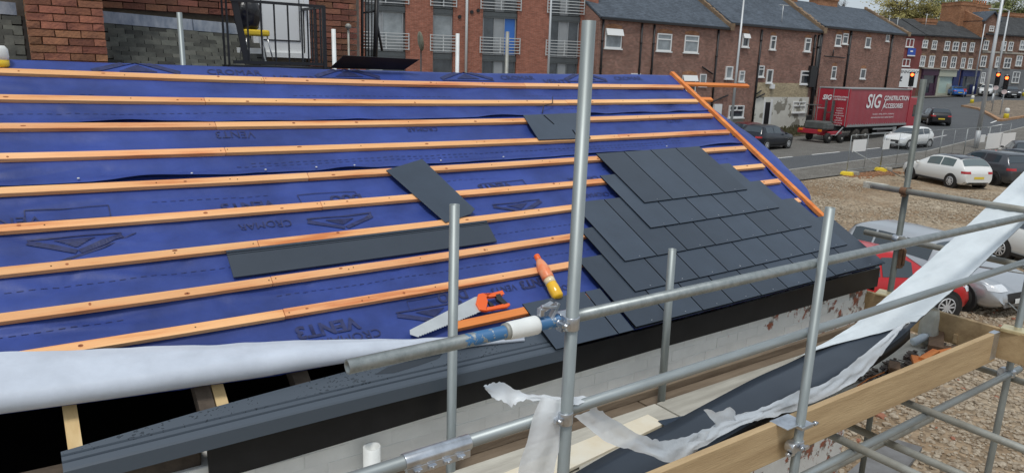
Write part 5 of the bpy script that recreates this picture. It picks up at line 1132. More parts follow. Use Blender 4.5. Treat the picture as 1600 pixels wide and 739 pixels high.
TYPES = {
 'hatch': dict(top=[(0, .50), (.012, .60), (.03, .66), (.05, .72), (.12, .93), (.17, .975), (.3, 1), (.45, .995), (.55, .95), (.73, .66), (.78, .635), (.9, .57), (.965, .49), (.99, .40), (1, .30)], belt=[(0, .66), (.3, .635), (.7, .60), (1, .5)], win=[(.175, .365), (.38, .575)], ws=(.565, .715), rw=(.055, .118), wheels=(.175, .81)),
 'suv': dict(top=[(0, .48), (.012, .58), (.03, .64), (.05, .70), (.10, .92), (.15, .975), (.3, 1), (.48, .99), (.57, .94), (.72, .68), (.77, .655), (.9, .61), (.965, .54), (.99, .44), (1, .33)], belt=[(0, .70), (.3, .645), (.7, .61), (1, .54)], win=[(.17, .37), (.385, .585)], ws=(.585, .71), rw=(.055, .10), wheels=(.185, .81)),
 'saloon': dict(top=[(0, .48), (.012, .58), (.03, .66), (.13, .72), (.18, .75), (.31, .96), (.4, 1), (.5, .995), (.58, .94), (.74, .67), (.78, .64), (.9, .57), (.965, .49), (.99, .40), (1, .28)], belt=[(0, .68), (.3, .65), (.7, .61), (1, .5)], win=[(.27, .42), (.435, .60)], ws=(.595, .725), rw=(.19, .30), wheels=(.19, .81)),
 'estate': dict(top=[(0, .46), (.012, .56), (.025, .64), (.04, .70), (.085, .93), (.13, .985), (.3, 1), (.47, .99), (.57, .93), (.74, .66), (.79, .63), (.9, .57), (.965, .48), (.99, .40), (1, .28)], belt=[(0, .66), (.3, .635), (.7, .60), (1, .5)], win=[(.10, .24), (.255, .42), (.435, .60)], ws=(.585, .725), rw=(.045, .083), wheels=(.19, .81)),
}
HW = [(0, .80), (.02, .88), (.06, .95), (.15, 1), (.82, 1), (.92, .965), (.97, .89), (.99, .82), (1, .70)]
PT = {}
def car(name, label, typ, pos, bearing, Ln, Wd, H, pm, group, roof=None, rims='alloy', glass='car_glass', z=None, detail=True):
    T = TYPES[typ]; zz = gz(pos[0]) if z is None else z
    c = thing(name, (pos[0], pos[1], zz+.012), label, 'car', group, rz=R(90-bearing), local=True)
    zb = .2
    def top(t): return lerp(T['top'], t)*H
    def sec(t):
        W2 = lerp(HW, t)*Wd/2; tp = top(t); bl = min(lerp(T['belt'], t)*H, tp-.03); dz = tp-bl
        k = min(1, max(0, dz/(.34*H))); rw = W2*(.94-.22*k); zb_ = zb + (.10*max(0, (t-.94)/.06) + .12*max(0, (.05-t)/.05))
        return [(0, zb_), (W2*.86, zb_), (W2*.965, zb_+.08), (W2, zb_+.5*(bl-zb_)), (W2*.99, bl-.10*(1-.3*k)), (W2*.945, bl), (rw, tp-.012-.045*k), (rw*.82, tp-.006-.008*k), (rw*.45, tp+.004), (0, tp+.008)]
    ts = sorted(set([0, .006, .014, .025, .04, .985, .993, 1]+[i/44 for i in range(2, 43)]))
    b = MB(); n = 10; vs = []
    for t in ts:
        s_ = sec(t); x = (t-.5)*Ln
        vs += [(x, y, z_) for y, z_ in s_]+[(x, -y, z_) for y, z_ in s_[1:-1]][::-1]
    m_ = 2*n-2
    b.add(vs, [(i*m_+j, i*m_+(j+1) % m_, (i+1)*m_+(j+1) % m_, (i+1)*m_+j) for i in range(len(ts)-1) for j in range(m_)], True)
    b.add(vs[:m_], [tuple(range(m_))]); b.add(vs[-m_:], [tuple(range(m_))])
    obj('body', b, pm, c)
    X = lambda t: (t-.5)*Ln
    def side(t, f, sg, off=.008):
        s_ = sec(t); y = s_[5][0]+(s_[6][0]-s_[5][0])*f; z_ = s_[5][1]+(s_[6][1]-s_[5][1])*f; return Vector((X(t), sg*(y+off), z_+off*.4))
    for sg in (-1, 1):
        for t0, t1 in T['win']:
            g = MB(); g.grid(lambda s_, f: side(t0+(t1-t0)*s_, .12+.76*f, sg), 5, 2); obj('side_window', g, M[glass], c, fix=False)
        if detail:
            sk = MB(); sk.grid(lambda s_, f: Vector((X(.24+.49*s_), sg*(Wd/2*(.985+.012*f)+.004), zb+.015+.09*f)), 8, 1); obj('sill_trim', sk, M['trim'], c, fix=False)
    def cross(t, s_, off=.008):
        sc = sec(t); pl = [(-y, z_) for y, z_ in sc[6:]]+[(y, z_) for y, z_ in sc[6:-1]][::-1]
        y = s_*sc[6][0]*.93; z_ = lerp([(p[0], p[1]) for p in pl], y); return Vector((X(t), y, z_+off))
    for nm, (t0, t1) in (('windscreen', T['ws']), ('rear_window', T['rw'])):
        sx = 1 if nm == 'windscreen' else -1
        g = MB(); g.grid(lambda s_, f: cross(t0+(t1-t0)*f, -1+2*s_)+Vector((sx*.010, 0, .004)), 8, 5); obj(nm, g, M[glass], c, fix=False)
    if roof:
        g = MB(); g.grid(lambda s_, f: cross(T['rw'][1]+.01+(T['ws'][0]-T['rw'][1]-.02)*f, (-1+2*s_)*1.06, .010), 10, 10); obj('roof', g, M[roof], c, fix=False)
    wr = .31*(H/1.45)**.5
    for t in T['wheels']:
        for sg in (-1, 1):
            x = X(t); y = sg*(Wd/2-.10)
            ar = MB(); ar.tube((x, sg*(Wd/2-.25), wr), (x, sg*(Wd/2+.004), wr), wr+.055, 24); obj('wheel_arch', ar, M['trim'], c)
            w = MB(); my = Matrix.Rotation(P_/2, 3, 'X'); w.lathe([(wr*.62, -.105), (wr*.93, -.105), (wr, -.07), (wr, .07), (wr*.93, .105), (wr*.62, .105)], (x, y, wr), 26, my); wo_ = obj('wheel', w, M['tyre'], c)
            r = MB(); oy = sg*(Wd/2+.008)
            r.lathe([(wr*.60, -.004), (wr*.66, .0), (wr*.66, .012), (wr*.59, .012)], (x, oy, wr), 24, Matrix.Rotation(-sg*P_/2, 3, 'X'), cap=False); r.tube((x, oy-.01, wr), (x, oy+sg*.016, wr), wr*.16, 12)
            for k in range(5):
                a = 2*P_*k/5+.3; e = Vector((math.cos(a), 0, math.sin(a))); pv = Vector((-e.z, 0, e.x))
                for d_ in (-.16, .16): r.hexa([Vector((x, oy-.01, wr))+pv*(.02+d_*.06)*1+e*.02, Vector((x, oy-.01, wr))+pv*(-.02+d_*.06)+e*.02, Vector((x, oy-.01, wr))+pv*(-.016+d_*wr)+e*wr*.62, Vector((x, oy-.01, wr))+pv*(.016+d_*wr)+e*wr*.62],
                                              [Vector((x, oy+sg*.012, wr))+pv*(.02+d_*.06)+e*.02, Vector((x, oy+sg*.012, wr))+pv*(-.02+d_*.06)+e*.02, Vector((x, oy+sg*.012, wr))+pv*(-.016+d_*wr)+e*wr*.62, Vector((x, oy+sg*.012, wr))+pv*(.016+d_*wr)+e*wr*.62])
            obj('rim', r, M[rims], wo_)
    # lamps, plates, grille, mirrors follow the ends of the body
    def face(nm, t_or, s0, s1, z0, z1, end, m, off=.006):
        def f(s_, q):
            yy = s0+(s1-s0)*s_; z_ = z0+(z1-z0)*q; lo, hi = (.86, 1.) if end > 0 else (.0, .16)
            # outermost station whose outline still contains the point
            best = None
            for i in range(300):
                t = (hi-(hi-lo)*i/299) if end > 0 else (lo+(hi-lo)*i/299)
                sc = sec(t); w_ = lerp([(p[1], p[0]) for p in sc[1:6]]+[(sc[6][1]+.001, sc[6][0])], z_) if sc[1][1] <= z_ else 0
                if abs(yy) <= w_ and z_ <= sc[-1][1] and z_ >= sc[0][1]: best = t; break
            if best is None: best = hi if end > 0 else lo
            return Vector((X(best)+end*off, yy*(1+off), z_))
        g = MB(); g.grid(f, 8, 4); return obj(nm, g, M[m], c, fix=False)
    W2 = Wd/2
    for sg in (-1, 1):
        face('headlight', 0, sg*W2*.50, sg*W2*.93, H*.43, H*.515, 1, 'headlamp'); face('tail_light', 0, sg*W2*.52, sg*W2*.93, H*.50, H*.575, -1, 'tail')
        mr = MB(); tm = T['ws'][1]-.035; mr.lathe([(.01, -.09), (.055, -.07), (.07, 0), (.055, .07), (.01, .09)], (X(tm), sg*(W2+.08), lerp(T['belt'], tm)*H+.06), 10, Matrix.Rotation(P_/2, 3, 'X')); obj('mirror', mr, pm, c)
    face('front_plate', 0, -.26, .26, H*.235, H*.31, 1, 'plate_w', .016); face('rear_plate', 0, -.26, .26, H*.34, H*.415, -1, 'plate_y', .014)
    face('grille', 0, -W2*.55, W2*.55, H*.19, H*.40, 1, 'trim', .008); face('bumper_trim', 0, -W2*.8, W2*.8, zb+.03, H*.235, -1, 'trim', .008)
    return c
CG = 'cars in the street and car park'
pW, pB, pN, pG, pS, pR, pBl = paint('paint_white', (.74, .75, .73)), paint('paint_black', (.012, .013, .017)), paint('paint_navy', (.006, .009, .017)), paint('paint_grey', (.075, .08, .09), .4), paint('paint_silver', (.50, .52, .54), .6), paint('paint_red', (.48, .012, .016)), paint('paint_blue', (.025, .13, .42), .2)
pM = paint('paint_maroon', (.10, .012, .015)); M['roof_black'] = paint('roof_black', (.012, .014, .02), 0, .12)
g = ong(1192, 235.7); car('dark_suv', 'black SUV parked before the rendered house, its red tail light facing us', 'suv', (g.x+1.5, g.y+.95), 84, 4.45, 1.86, 1.62, pN, CG)
g = ong(1165, 218); car('maroon_car', 'dark maroon car mostly hidden behind the black SUV', 'hatch', (g.x-1.2, 30.4), 86, 4.1, 1.75, 1.45, pM, CG)
g = ong(1414, 234); g2 = ong(1458, 232); car('white_hatchback', 'white hatchback driving towards us on the road beside the lorry', 'hatch', (49.3, 23.3), 274, 3.95, 1.74, 1.5, pW, CG)
g = ong(1461, 196); car('black_hatchback', 'black car seen from behind driving away past the lorry', 'hatch', (g.x+1, g.y+.6), 50, 4.2, 1.85, 1.55, pB, CG)
g = ong(1489, 151); car('blue_saloon', 'bright blue car turning past the shopfronts', 'saloon', (g.x+.5, g.y), 50, 4.5, 1.85, 1.42, pBl, CG)
g = ong(1449, 150); car('grey_car', 'grey car at the kerb half hidden by a scaffold pole', 'hatch', (g.x-1.5, g.y+.8), 70, 4.2, 1.8, 1.5, pG, CG, detail=False)
g = ong(1540, 148); car('white_far_car', 'small white car parked by the grey painted house', 'suv', (g.x, g.y), 250, 4.0, 1.75, 1.6, pW, CG, detail=False)
g = ong(1576, 153); car('black_far_car', 'black car waiting beyond the traffic lights at the right', 'suv', (g.x, g.y), 235, 4.5, 1.85, 1.6, pB, CG, detail=False)
g = ong(1498, 289.5); car('white_parked_car', 'white hatchback with black roof parked on the gravel by the fence', 'hatch', (33.15, 13.35), 24, 4.1, 1.74, 1.45, pW, CG, roof='roof_black', glass='car_glass_pale')
car('grey_parked_car', 'dark grey crossover parked right beside the white hatchback', 'suv', (36.2, 12.75), 24, 4.35, 1.8, 1.58, pG, CG, roof='roof_black', rims='alloy_black')
car('navy_parked_car', 'dark blue car at the right edge beyond the grey crossover', 'hatch', (39.5, 12.8), 24, 4.3, 1.8, 1.52, pN, CG, glass='car_glass_pale')
car('dark_estate', 'dark car parked farther back at the right edge behind the fence boards', 'hatch', (46.5, 15.0), 60, 4.3, 1.8, 1.5, pB, CG)
car('silver_car', 'silver car with a large dark grille parked by the platform end, nose to the right', 'estate', (13.75, 4.75), 189, 4.15, 1.75, 1.38, pS, CG)
car('red_car', 'red car tucked behind the far end of the platform', 'hatch', (10.95, 4.6), 115, 3.55, 1.66, 1.46, pR, CG)
car('white_car', 'white car at the right edge beyond the silver one', 'estate', (18.9, 3.6), 205, 4.3, 1.8, 1.48, pW, CG)
# ---- red curtain-sided lorry
M['curtain'] = mat('curtain', (.34, .05, .068), .42, var=.07, vscale=.8, bump=.15, bscale=1.2); M['lorry_red'] = mat('lorry_red', (.40, .03, .048), .35); M['lorry_grey'] = mat('lorry_grey', (.33, .34, .34), .5, metal=.3); M['chassis'] = mat('chassis', (.03, .03, .032), .7, var=.4, vscale=3)
c0 = CAM+ray(1319, 200)*53.7; LL, LW, z0_, z1_ = 9.2, 2.5, 1.22, 4.0
lo_ = thing('curtain_lorry', (c0.x+LL/2, c0.y+LW/2, .012), 'red curtain sided lorry with white lettering parked along the terrace', 'lorry', None, rz=R(1), local=True)
hx, hy = LL/2, LW/2
obj('box_body', MB().box((0, 0, (z0_+z1_)/2), (LL-.06, LW-.06, z1_-z0_-.05)), M['curtain'], lo_)
def cur(s, t): return Vector((-hx+.12+(LL-.24)*s, -hy-.012-.018*math.sin(s*70)*.5*(1-.4*t)-.015*N(s*8, t*3), z0_+.12+(z1_-z0_-.3)*t))
obj('curtain', MB().grid(cur, 120, 8), M['curtain'], lo_, fix=False)
obj('curtain', MB().grid(lambda s, t: Vector((cur(s, t).x, -cur(s, t).y, cur(s, t).z)), 60, 4), M['curtain'], lo_, fix=False)
obj('roof_panel', MB().box((0, 0, z1_+.03), (LL+.05, LW+.05, .1)), M['lorry_grey'], lo_, bevel=.03)
for x, y in ((-hx, -hy), (-hx, hy), (hx, -hy), (hx, hy)): obj('corner_post', MB().box((x, y, (z0_+z1_)/2), (.12, .10, z1_-z0_)), M['lorry_red'], lo_)
for y in (-hy-.01, hy+.01): obj('side_rail', MB().box((0, y, z0_+.04), (LL, .06, .16)), M['lorry_grey'], lo_)
for y in (-.61, .61): obj('rear_door', MB().box((-hx-.02, y, (z0_+z1_)/2), (.05, 1.17, z1_-z0_-.16)), M['lorry_red'], lo_, bevel=.01)
for y in (-1.19, 0, 1.19): obj('door_post', MB().box((-hx-.035, y, (z0_+z1_)/2), (.07, .05, z1_-z0_)), M['lorry_grey'], lo_)
bk = MB()
for i in range(26): bk.box((-hx+.3+i*.34, -hy-.045, z0_+.14), (.04, .015, .16))
kind(obj('curtain_buckles', bk, M['lorry_grey'], lo_), 'stuff')
def ltext(s, size, x, z, m='text_white', side=True, sh=0, bold=0):
    me = text_mesh(s, size, shear=sh, bold=bold)
    for v in me.vertices: v.co = Vector((x+v.co.x, -hy-.055, z+v.co.y)) if side else Vector((-hx-.08, x-v.co.x, z+v.co.y))
    me.materials.clear(); return obj('lettering', me, M[m], lo_)
ltext('SIG', 1.45, -1.15, 3.05, sh=.18, bold=.03); ltext('CONSTRUCTION', .50, 2.35, 3.32, bold=.012); ltext('ACCESSORIES', .50, 1.95, 2.72, bold=.012); ltext('insulation  roofing  interiors  accessories', .20, .6, 2.12); ltext('nationwide construction supplies delivered', .20, .5, 1.86)
sw_ = MB(); sw_.v = []
for i in range(10):
    a0, a1 = -1.0+.2*i, -.8+.2*i; f = lambda a: Vector((.55+.22*math.sin(a*1.2)+.12*a, -hy-.056, 2.95+.62*a)); w_ = .05*(1-abs(a0)/1.2)+.01
    sw_.quad(f(a0)-Vector((w_, 0, 0)), f(a0)+Vector((w_, 0, 0)), f(a1)+Vector((w_, 0, 0)), f(a1)-Vector((w_, 0, 0)))
obj('swoosh', sw_, M['text_white'], lo_, fix=False)
ltext('SIG', .5, .5, 3.3, side=False, sh=.18, bold=.02); ltext('CONSTRUCTION', .155, -.58, 3.38, side=False, bold=.004); ltext('ACCESSORIES', .155, -.58, 3.2, side=False, bold=.004)
for i, s_ in enumerate(('roof tiles', 'battens', 'insulation', 'membranes', 'fixings', 'rainwater', 'dry lining', 'sealants')): ltext(s_, .17, -.65, 2.55-.18*i, side=False)
ltext('delivered', .2, .85, 2.5, side=False)
obj('chassis_frame', MB().box((.6, 0, 1.0), (LL+1.8, 1.0, .28)).box((0, 0, 1.14), (LL-.2, 2.3, .06)), M['chassis'], lo_)
def lwheel(x, y, r=.5, w=.3, parent=None, mm='tyre', rim='lorry_grey'):
    wv = MB(); wv.lathe([(r*.55, -w/2), (r*.95, -w/2), (r, -w*.35), (r, w*.35), (r*.95, w/2), (r*.55, w/2)], (x, y, r), 26, Matrix.Rotation(P_/2, 3, 'X')); o = obj('wheel', wv, M[mm], parent)
    h = MB(); sg = 1 if y > 0 else -1; h.lathe([(r*.56, 0), (r*.5, .03), (r*.28, .05), (r*.24, .10), (.02, .11)], (x, y+sg*(w/2-.06), r), 18, Matrix.Rotation(-sg*P_/2, 3, 'X')); obj('rim', h, M[rim], o)
for x in (-2.9, -1.6, 3.9):
    for y in (-1.1, 1.1): lwheel(x, y, parent=lo_, mm='tyre_mud', rim='kerb')
for y in (-1.2, 1.2): obj('side_guard', MB().box((1.2, y, .95), (3.4, .05, .12)).box((1.2, y, .6), (3.4, .05, .12)).box((2.9, y, .78), (.5, .06, .55)), M['lorry_grey'], lo_)
cab = MB(); cab.prism([(hx+.15, -1.2, .7), (hx+2.25, -1.2, .55), (hx+2.3, -1.2, 1.6), (hx+2.05, -1.2, 3.05), (hx+1.6, -1.2, 3.35), (hx+.15, -1.2, 3.4)], (0, 2.4, 0)); cb = obj('cab', cab, M['lorry_red'], lo_, bevel=.06)
obj('cab_window', MB().prism([(hx+.9, -1.215, 1.85), (hx+2.1, -1.215, 1.8), (hx+1.95, -1.215, 2.75), (hx+.9, -1.215, 2.8)], (0, 2.43, 0)), M['car_glass'], cb); obj('windscreen', MB().prism([(hx+2.31, -1.05, 1.75), (hx+2.31, 1.05, 1.75), (hx+2.12, 1.05, 2.9), (hx+2.12, -1.05, 2.9)], (.02, 0, 0)), M['car_glass'], cb)
# ---- three wheeled forklift hung on the back of the lorry
M['fk_grey'] = mat('fk_grey', (.09, .095, .09), .6, var=.2, vscale=3); M['amber'] = mat('amber', (.8, .2, .02), .3)
fk = thing('mounted_forklift', (c0.x-1.1, c0.y+1.25, .012), 'muddy truck-mounted forklift hung on the back of the red lorry', 'forklift', None, rz=R(1), local=True)
obj('chassis', MB().box((-.55, .3, .80), (1.0, 1.9, .34)).box((.25, -1.02, .72), (1.7, .22, .3)).box((.25, 1.1, .72), (1.7, .22, .3)).box((-.2, -.6, .62), (.9, .9, .16)), M['lorry_red'], fk, bevel=.04)
obj('engine_cover', MB().box((-.55, -.1, 1.28), (1.0, 1.7, .62)).box((-.3, -.75, 1.2), (1.0, .5, .5)), M['fk_grey'], fk, bevel=.12)
for y in (-.35, .25): obj('mast', MB().box((.78, y, 2.0), (.16, .12, 2.2)), M['fk_grey'], fk)
obj('carriage', MB().box((.86, -.05, 1.5), (.08, .9, .12)).box((.86, -.05, 2.2), (.06, .75, .06)), M['fk_grey'], fk)
for y in (-.25, .2): obj('fork', MB().box((1.1, y, 1.3), (.5, .12, .05)), M['chassis'], fk)
obj('overhead_guard', MB().tube((-.4, 1.05, 1.0), (-.3, 1.05, 2.7), .035, 8).tube((.4, 1.05, 1.0), (.4, 1.05, 2.7), .035, 8).tube((-.4, .45, 1.3), (-.3, .45, 2.7), .035, 8).box((0, .75, 2.72), (.9, .75, .05)).tube((-.35, 1.05, 1.9), (.4, 1.05, 1.9), .03, 8), M['fk_grey'], fk)
obj('seat', MB().box((-.2, .8, 1.35), (.45, .45, .12)).box((-.42, .8, 1.65), (.1, .45, .5)), M['trim'], fk, bevel=.03)
for x, y, r in ((-.55, -1.0, .38), (.75, -1.25, .34), (.75, 1.3, .34)): lwheel(x, y, r, .26, fk, 'tyre', 'kerb')
obj('arm', MB().tube((.1, -1.2, .55), (1.0, -1.2, 1.15), .05, 8).tube((-.5, -1.1, .6), (.8, -1.15, .6), .03, 8), M['lorry_grey'], fk)
for y in (.95, -.62): obj('lamp', MB().box((-1.07, y, .92), (.05, .3, .16)), M['amber'], fk)
# ================================================================= STREET FURNITURE, FENCE, TREES
M['galv'] = mat('galv', (.52, .54, .55), .5, metal=.4, var=.12, vscale=.6)
def lamp_post(label, pb, r0_, top, arm=None, m='galv'):
    t = thing('lamp_post', pb, label, 'lamp post', 'street lamp posts')
    tp = Vector((pb[0], pb[1], top)); b = MB(); b.tube(pb, Vector(pb)+Vector((0, 0, 1.3)), r0_*1.08, 12); b.tube(Vector(pb)+Vector((0, 0, 1.3)), tp, r0_, 12, r2=r0_*.55); obj('column', b, M[m], t)
    if arm:
        a = Vector(arm); e = tp+a; obj('arm', MB().path([tp, tp+a*.3+Vector((0, 0, .12)), e], r0_*.45, 8), M[m], t)
        d_ = a.normalized(); hd = MB(); ang = math.atan2(a.y, a.x); hd.box(e+d_*.3, (.75, .28, .12), Matrix.Rotation(ang, 3, 'Z')); obj('lantern', hd, M[m], t, bevel=.03)
    return t
# sight lines met with the ground or a chosen distance
p = CAM+ray(1147, 150)*41.; zt = (CAM+ray(1160, 3)*41.).z; ax = (CAM+ray(1180, -1)*41.)-(CAM+ray(1160, 3)*41.)
lamp_post('tall grey lamp post with a side arm before the brick terrace', (p.x, p.y, 0), .085, zt, (ax.x*1.4, ax.y*1.4, .25))
p = CAM+ray(858, 80)*38.; lamp_post('slim grey lamp post in front of the red brick flats', (p.x, p.y, 0), .075, 10.5, (1.2, .3, .2))
g = ong(1524, 233); lamp_post('tall thick grey lamp post standing behind the fence at the right', g, .15, 11.5, (2.0, -.6, .3))
g = ong(1550, 163); lamp_post('slimmer lamp post with a short arm beyond the traffic lights', g, .13, 4.878+(105/FPX)*(g-CAM).dot(fw)*1.0, (-2.2, .8, .1))
g = ong(1519, 150); lamp_post('distant lamp post beside the dark blue shopfront', g, .11, 4.878+(85/FPX)*(g-CAM).dot(fw), None)
# ---- traffic lights
M['tl_black'] = mat('tl_black', (.012, .012, .013), .5); M['lamp_red'] = mat('lamp_red', (1., .10, .02), .4, emit=6); M['lamp_off'] = mat('lamp_off', (.03, .02, .02), .3); M['tl_sign'] = mat('tl_sign', (.75, .6, .58), .5)
def traffic_light(label, x, yb, yl, D=None, base=True):
    g = ong(x, yb) if D is None else Vector((*(CAM+ray(x, yb)*D)[:2], 0)); g.z = gz(g.x); dp_ = (g-CAM).dot(fw)
    xl = x+(yb-yl)*.13
    hl = (CAM+ray(xl, yl)*dp_).z
    t = thing('traffic_light', g, label, 'traffic light', 'traffic lights at the junction')
    obj('pole', MB().tube(g, (g.x, g.y, hl+.3), .06, 10), M['galv'], t)
    d_ = (CAM-g); d_.z = 0; d_.normalize(); an = math.atan2(d_.y, d_.x); mz = Matrix.Rotation(an, 3, 'Z'); c = Vector((g.x, g.y, hl-.45))+d_*.18
    obj('signal_head', MB().box(c, (.2, .36, 1.3), mz).box(c-d_*.11, (.02, .46, 1.4), mz), M['tl_black'], t, bevel=.03)
    for k in range(3):
        q = c+Vector((0, 0, .43-.43*k))+d_*.10; obj('lens', MB().tube(q, q+d_*.03, .15 if k == 0 else .12, 16), M['lamp_red' if k == 0 else 'lamp_off'], t)
        hd = MB(); n = 8; sd_ = d_.cross(Vector((0, 0, 1)))
        for i in range(n):
            a0, a1 = P_*i/n, P_*(i+1)/n; f = lambda a, o: q+sd_*math.cos(a)*.17+Vector((0, 0, math.sin(a)*.17))+d_*o
            hd.quad(f(a0, 0), f(a1, 0), f(a1, .2), f(a0, .2))
        obj('hood', hd, M['tl_black'], t, fix=False, thick=.01)
    q = c-Vector((0, 0, .95)); obj('sign_disc', MB().tube(q, q+d_*.03, .24, 16), M['tl_sign'], t)
    return t
traffic_light('left traffic light of the pair at the right, showing red', 1549, 176, 117)
traffic_light('right traffic light of the pair at the right, showing red', 1562, 182, 122)
traffic_light('lone traffic light above the lorry roof, showing red', 1414, 190, 117, 72.)
# ---- traffic island, bollards
M['isl'] = noise_ground('isl', [(.15, .12, .09), (.26, .21, .16)], .8, bsc=8)
ip = [ong(x, y) for x, y in ((1504, 167), (1530, 172), (1552, 184), (1562, 190), (1600, 184), (1640, 176), (1640, 160), (1560, 158), (1520, 162))]
kind(obj('traffic_island', MB().prism([(q.x, q.y, q.z-.2) for q in ip], (0, 0, .34)), M['isl']), 'structure')
M['kerb_orange'] = mat('kerb_orange', (.38, .22, .12), .9, var=.3, vscale=2)
kk = MB()
for a, b_ in zip(ip[:4], ip[1:5]):
    n = max(1, int((b_-a).length/1.2))
    for i in range(n):
        u = a.lerp(b_, i/n); v = a.lerp(b_, (i+.94)/n); dd = (v-u).normalized(); s_ = Vector((-dd.y, dd.x, 0))*.18
        kk.hexa([u-s_, v-s_, v+s_, u+s_], [w_+Vector((0, 0, .2)) for w_ in (u-s_, v-s_, v+s_, u+s_)])
kind(obj('kerb', kk, M['kerb_orange']), 'structure')
M['bol_white'] = mat('bol_white', (.72, .72, .68), .5); M['bol_yellow'] = mat('bol_yellow', (.78, .62, .04), .5)
def bollard(label, x, yb, hpx, flip=False):
    g = ong(x, yb); dp_ = (g-CAM).dot(fw); h = hpx/FPX*dp_; r = h*.2
    t = thing('bollard', g+Vector((0, 0, .1)), label, 'bollard', 'keep left bollards')
    obj('base', MB().lathe([(r*1.15, 0), (r*1.05, h*.45), (r*1.0, h*.5)], g+Vector((0, 0, .1)), 14), M['bol_yellow' if not flip else 'bol_white'], t); obj('shell', MB().lathe([(r, h*.5), (r*.92, h*.9), (r*.6, h)], g+Vector((0, 0, .1)), 14), M['bol_white' if not flip else 'bol_yellow'], t)
    return t
bollard('yellow and white bollard on the tip of the traffic island', 1518, 163, 12); bollard('nearest yellow and white bollard at the island kerb', 1571, 188, 17); bollard('yellow bollard beside the small white car', 1533, 149, 7); bollard('pale bollard left of the paired traffic lights', 1546, 149, 9, True); bollard('bright yellow bollard at the right edge beyond the black car', 1599, 152, 11)
s_ = ong(1507, 143); ws = thing('warning_sign', s_, 'small red and white roadside sign beside the blue car', 'sign'); obj('post', MB().tube(s_, s_+Vector((0, 0, .8)), .03, 8), M['galv'], ws)
obj('face', MB().prism([s_+Vector((-.22, .14, 1.2)), s_+Vector((.24, -.14, 1.2)), s_+Vector((.02, 0, .75))], (-.03, -.04, 0)), mat('sign_red', (.55, .06, .05), .5), ws)
for q in ((1548, 193, 1563, 187), (1543, 200, 1566, 195)):
    a, b_ = ong(*q[:2]), ong(*q[2:]); dd = (b_-a).normalized()*1; s2_ = Vector((-dd.y, dd.x, 0))*.08; kind(obj('road_marking', MB().add([v+Vector((0, 0, .03)) for v in (a-s2_, b_-s2_, b_+s2_, a+s2_)], [(0, 1, 2, 3)]), M['paint']), 'structure')
# ---- mesh fence panels along the pavement
M['fence'] = mat('fence', (.30, .32, .32), .5, metal=.5); M['wire'] = mat('wire', (.30, .31, .31), .6, metal=.4); M['foot_y'] = mat('foot_y', (.80, .58, .03), .6); M['foot_g'] = mat('foot_g', (.30, .28, .24), .9, var=.2, vscale=4)
F0 = ong(1322, 274); F1 = ong(1470, 257.5); F1 = Vector((F0.x+10, F0.y+.2, 0)); fdir = (Vector((45.5, 17.6, 0))-Vector((F0.x, F0.y, 0))).normalized()
nm_ = ['first', 'second', 'third', 'fourth', 'fifth', 'sixth']
for i in range(6):
    a = Vector((F0.x, F0.y, 0))+fdir*3.5*i; b_ = a+fdir*3.42; g0, g1 = gz(a.x)+.12, gz(b_.x)+.12
    t = thing('mesh_fence', a, f'{nm_[i]} wire mesh fence panel counted from the yellow foot at the left', 'fence', 'temporary fence panels')
    fr = MB(); A0, A1, B0, B1 = a+Vector((0, 0, g0)), a+Vector((0, 0, g0+1.9)), b_+Vector((0, 0, g1)), b_+Vector((0, 0, g1+1.9))
    fr.tube(A0, A1, .017, 8); fr.tube(B0, B1, .017, 8); fr.tube(A1-fdir*0, B1, .017, 8); fr.tube(A0+Vector((0, 0, .15)), B0+Vector((0, 0, .15)), .018, 8); fr.tube(A0.lerp(B0, .5)+Vector((0, 0, .1)), A1.lerp(B1, .5), .014, 8); obj('frame', fr, M['fence'], t)
    wr_ = MB()
    for k in range(1, 28): q = k/28; wr_.tube(A0.lerp(B0, q)+Vector((0, 0, .12)), A1.lerp(B1, q), .0022, 3, cap=False)
    for k in range(1, 8): q = k/8; wr_.tube(A0.lerp(A1, q), B0.lerp(B1, q), .0022, 3, cap=False)
    obj('mesh_wires', wr_, M['wire'], t, fix=False)
    for (dx, m_) in ((-.12, 'foot_y' if i < 2 else 'foot_g'), (.42, 'foot_g')): obj('foot', MB().box((a.x+dx, a.y-.1, gz(a.x)+.1), (.42, .62, .2), Matrix.Rotation(.3, 3, 'Z'), .85), M[m_], t, bevel=.03)
a = Vector((F0.x+.2, F0.y, 0)); tag(obj('fence_brace', MB().tube(a+Vector((0, -.02, 1.25)), a+Vector((2.0, -1.6, .05)), .022, 8), M['fence']), 'sloping brace pole propping the first fence panel', 'brace')
def notice(label, x0, y0, x1, y1, m='upvc'):
    F_ = Facade((F0.x, F0.y-.06), (fdir.x, fdir.y)); a0, z1 = F_.at(x0, y0); a1, z0 = F_.at(x1, y1); b = MB(); F_.box(b, a0, a1, z0, z1, -.01, .01); return tag(obj('fence_notice', b, M[m]), label, 'notice', 'notices on the fence')
notice('white notice sheet tied to the first fence panel', 1334, 219, 1352, 236); notice('white notice sheet beside the white hatchback bonnet', 1381, 219, 1389, 233); notice('small narrow white notice right of the tall lamp post', 1533, 211, 1538, 222); notice('left one of the two large white boards on the fence', 1544, 209, 1563, 231); notice('right one of the two large white boards on the fence', 1565, 209, 1583, 231)
# orange leaves and rubble under the fence
random.seed(5); lv = MB()
for i in range(500):
    f = random.random(); q = Vector((F0.x-.5+f*4.6, F0.y-.3+random.gauss(0, .35), .02)); lv.box(q, (random.uniform(.05, .16), random.uniform(.04, .1), random.uniform(.02, .08)), Matrix.Rotation(random.uniform(0, 6), 3, 'Z'))
kind(tag(obj('brick_rubble', lv, mat('rubble_orange', (.42, .19, .09), .9, col2=(.24, .15, .09), vscale=4), fix=False), 'orange brown rubble strewn under the fence by the yellow feet', 'rubble'), 'stuff')
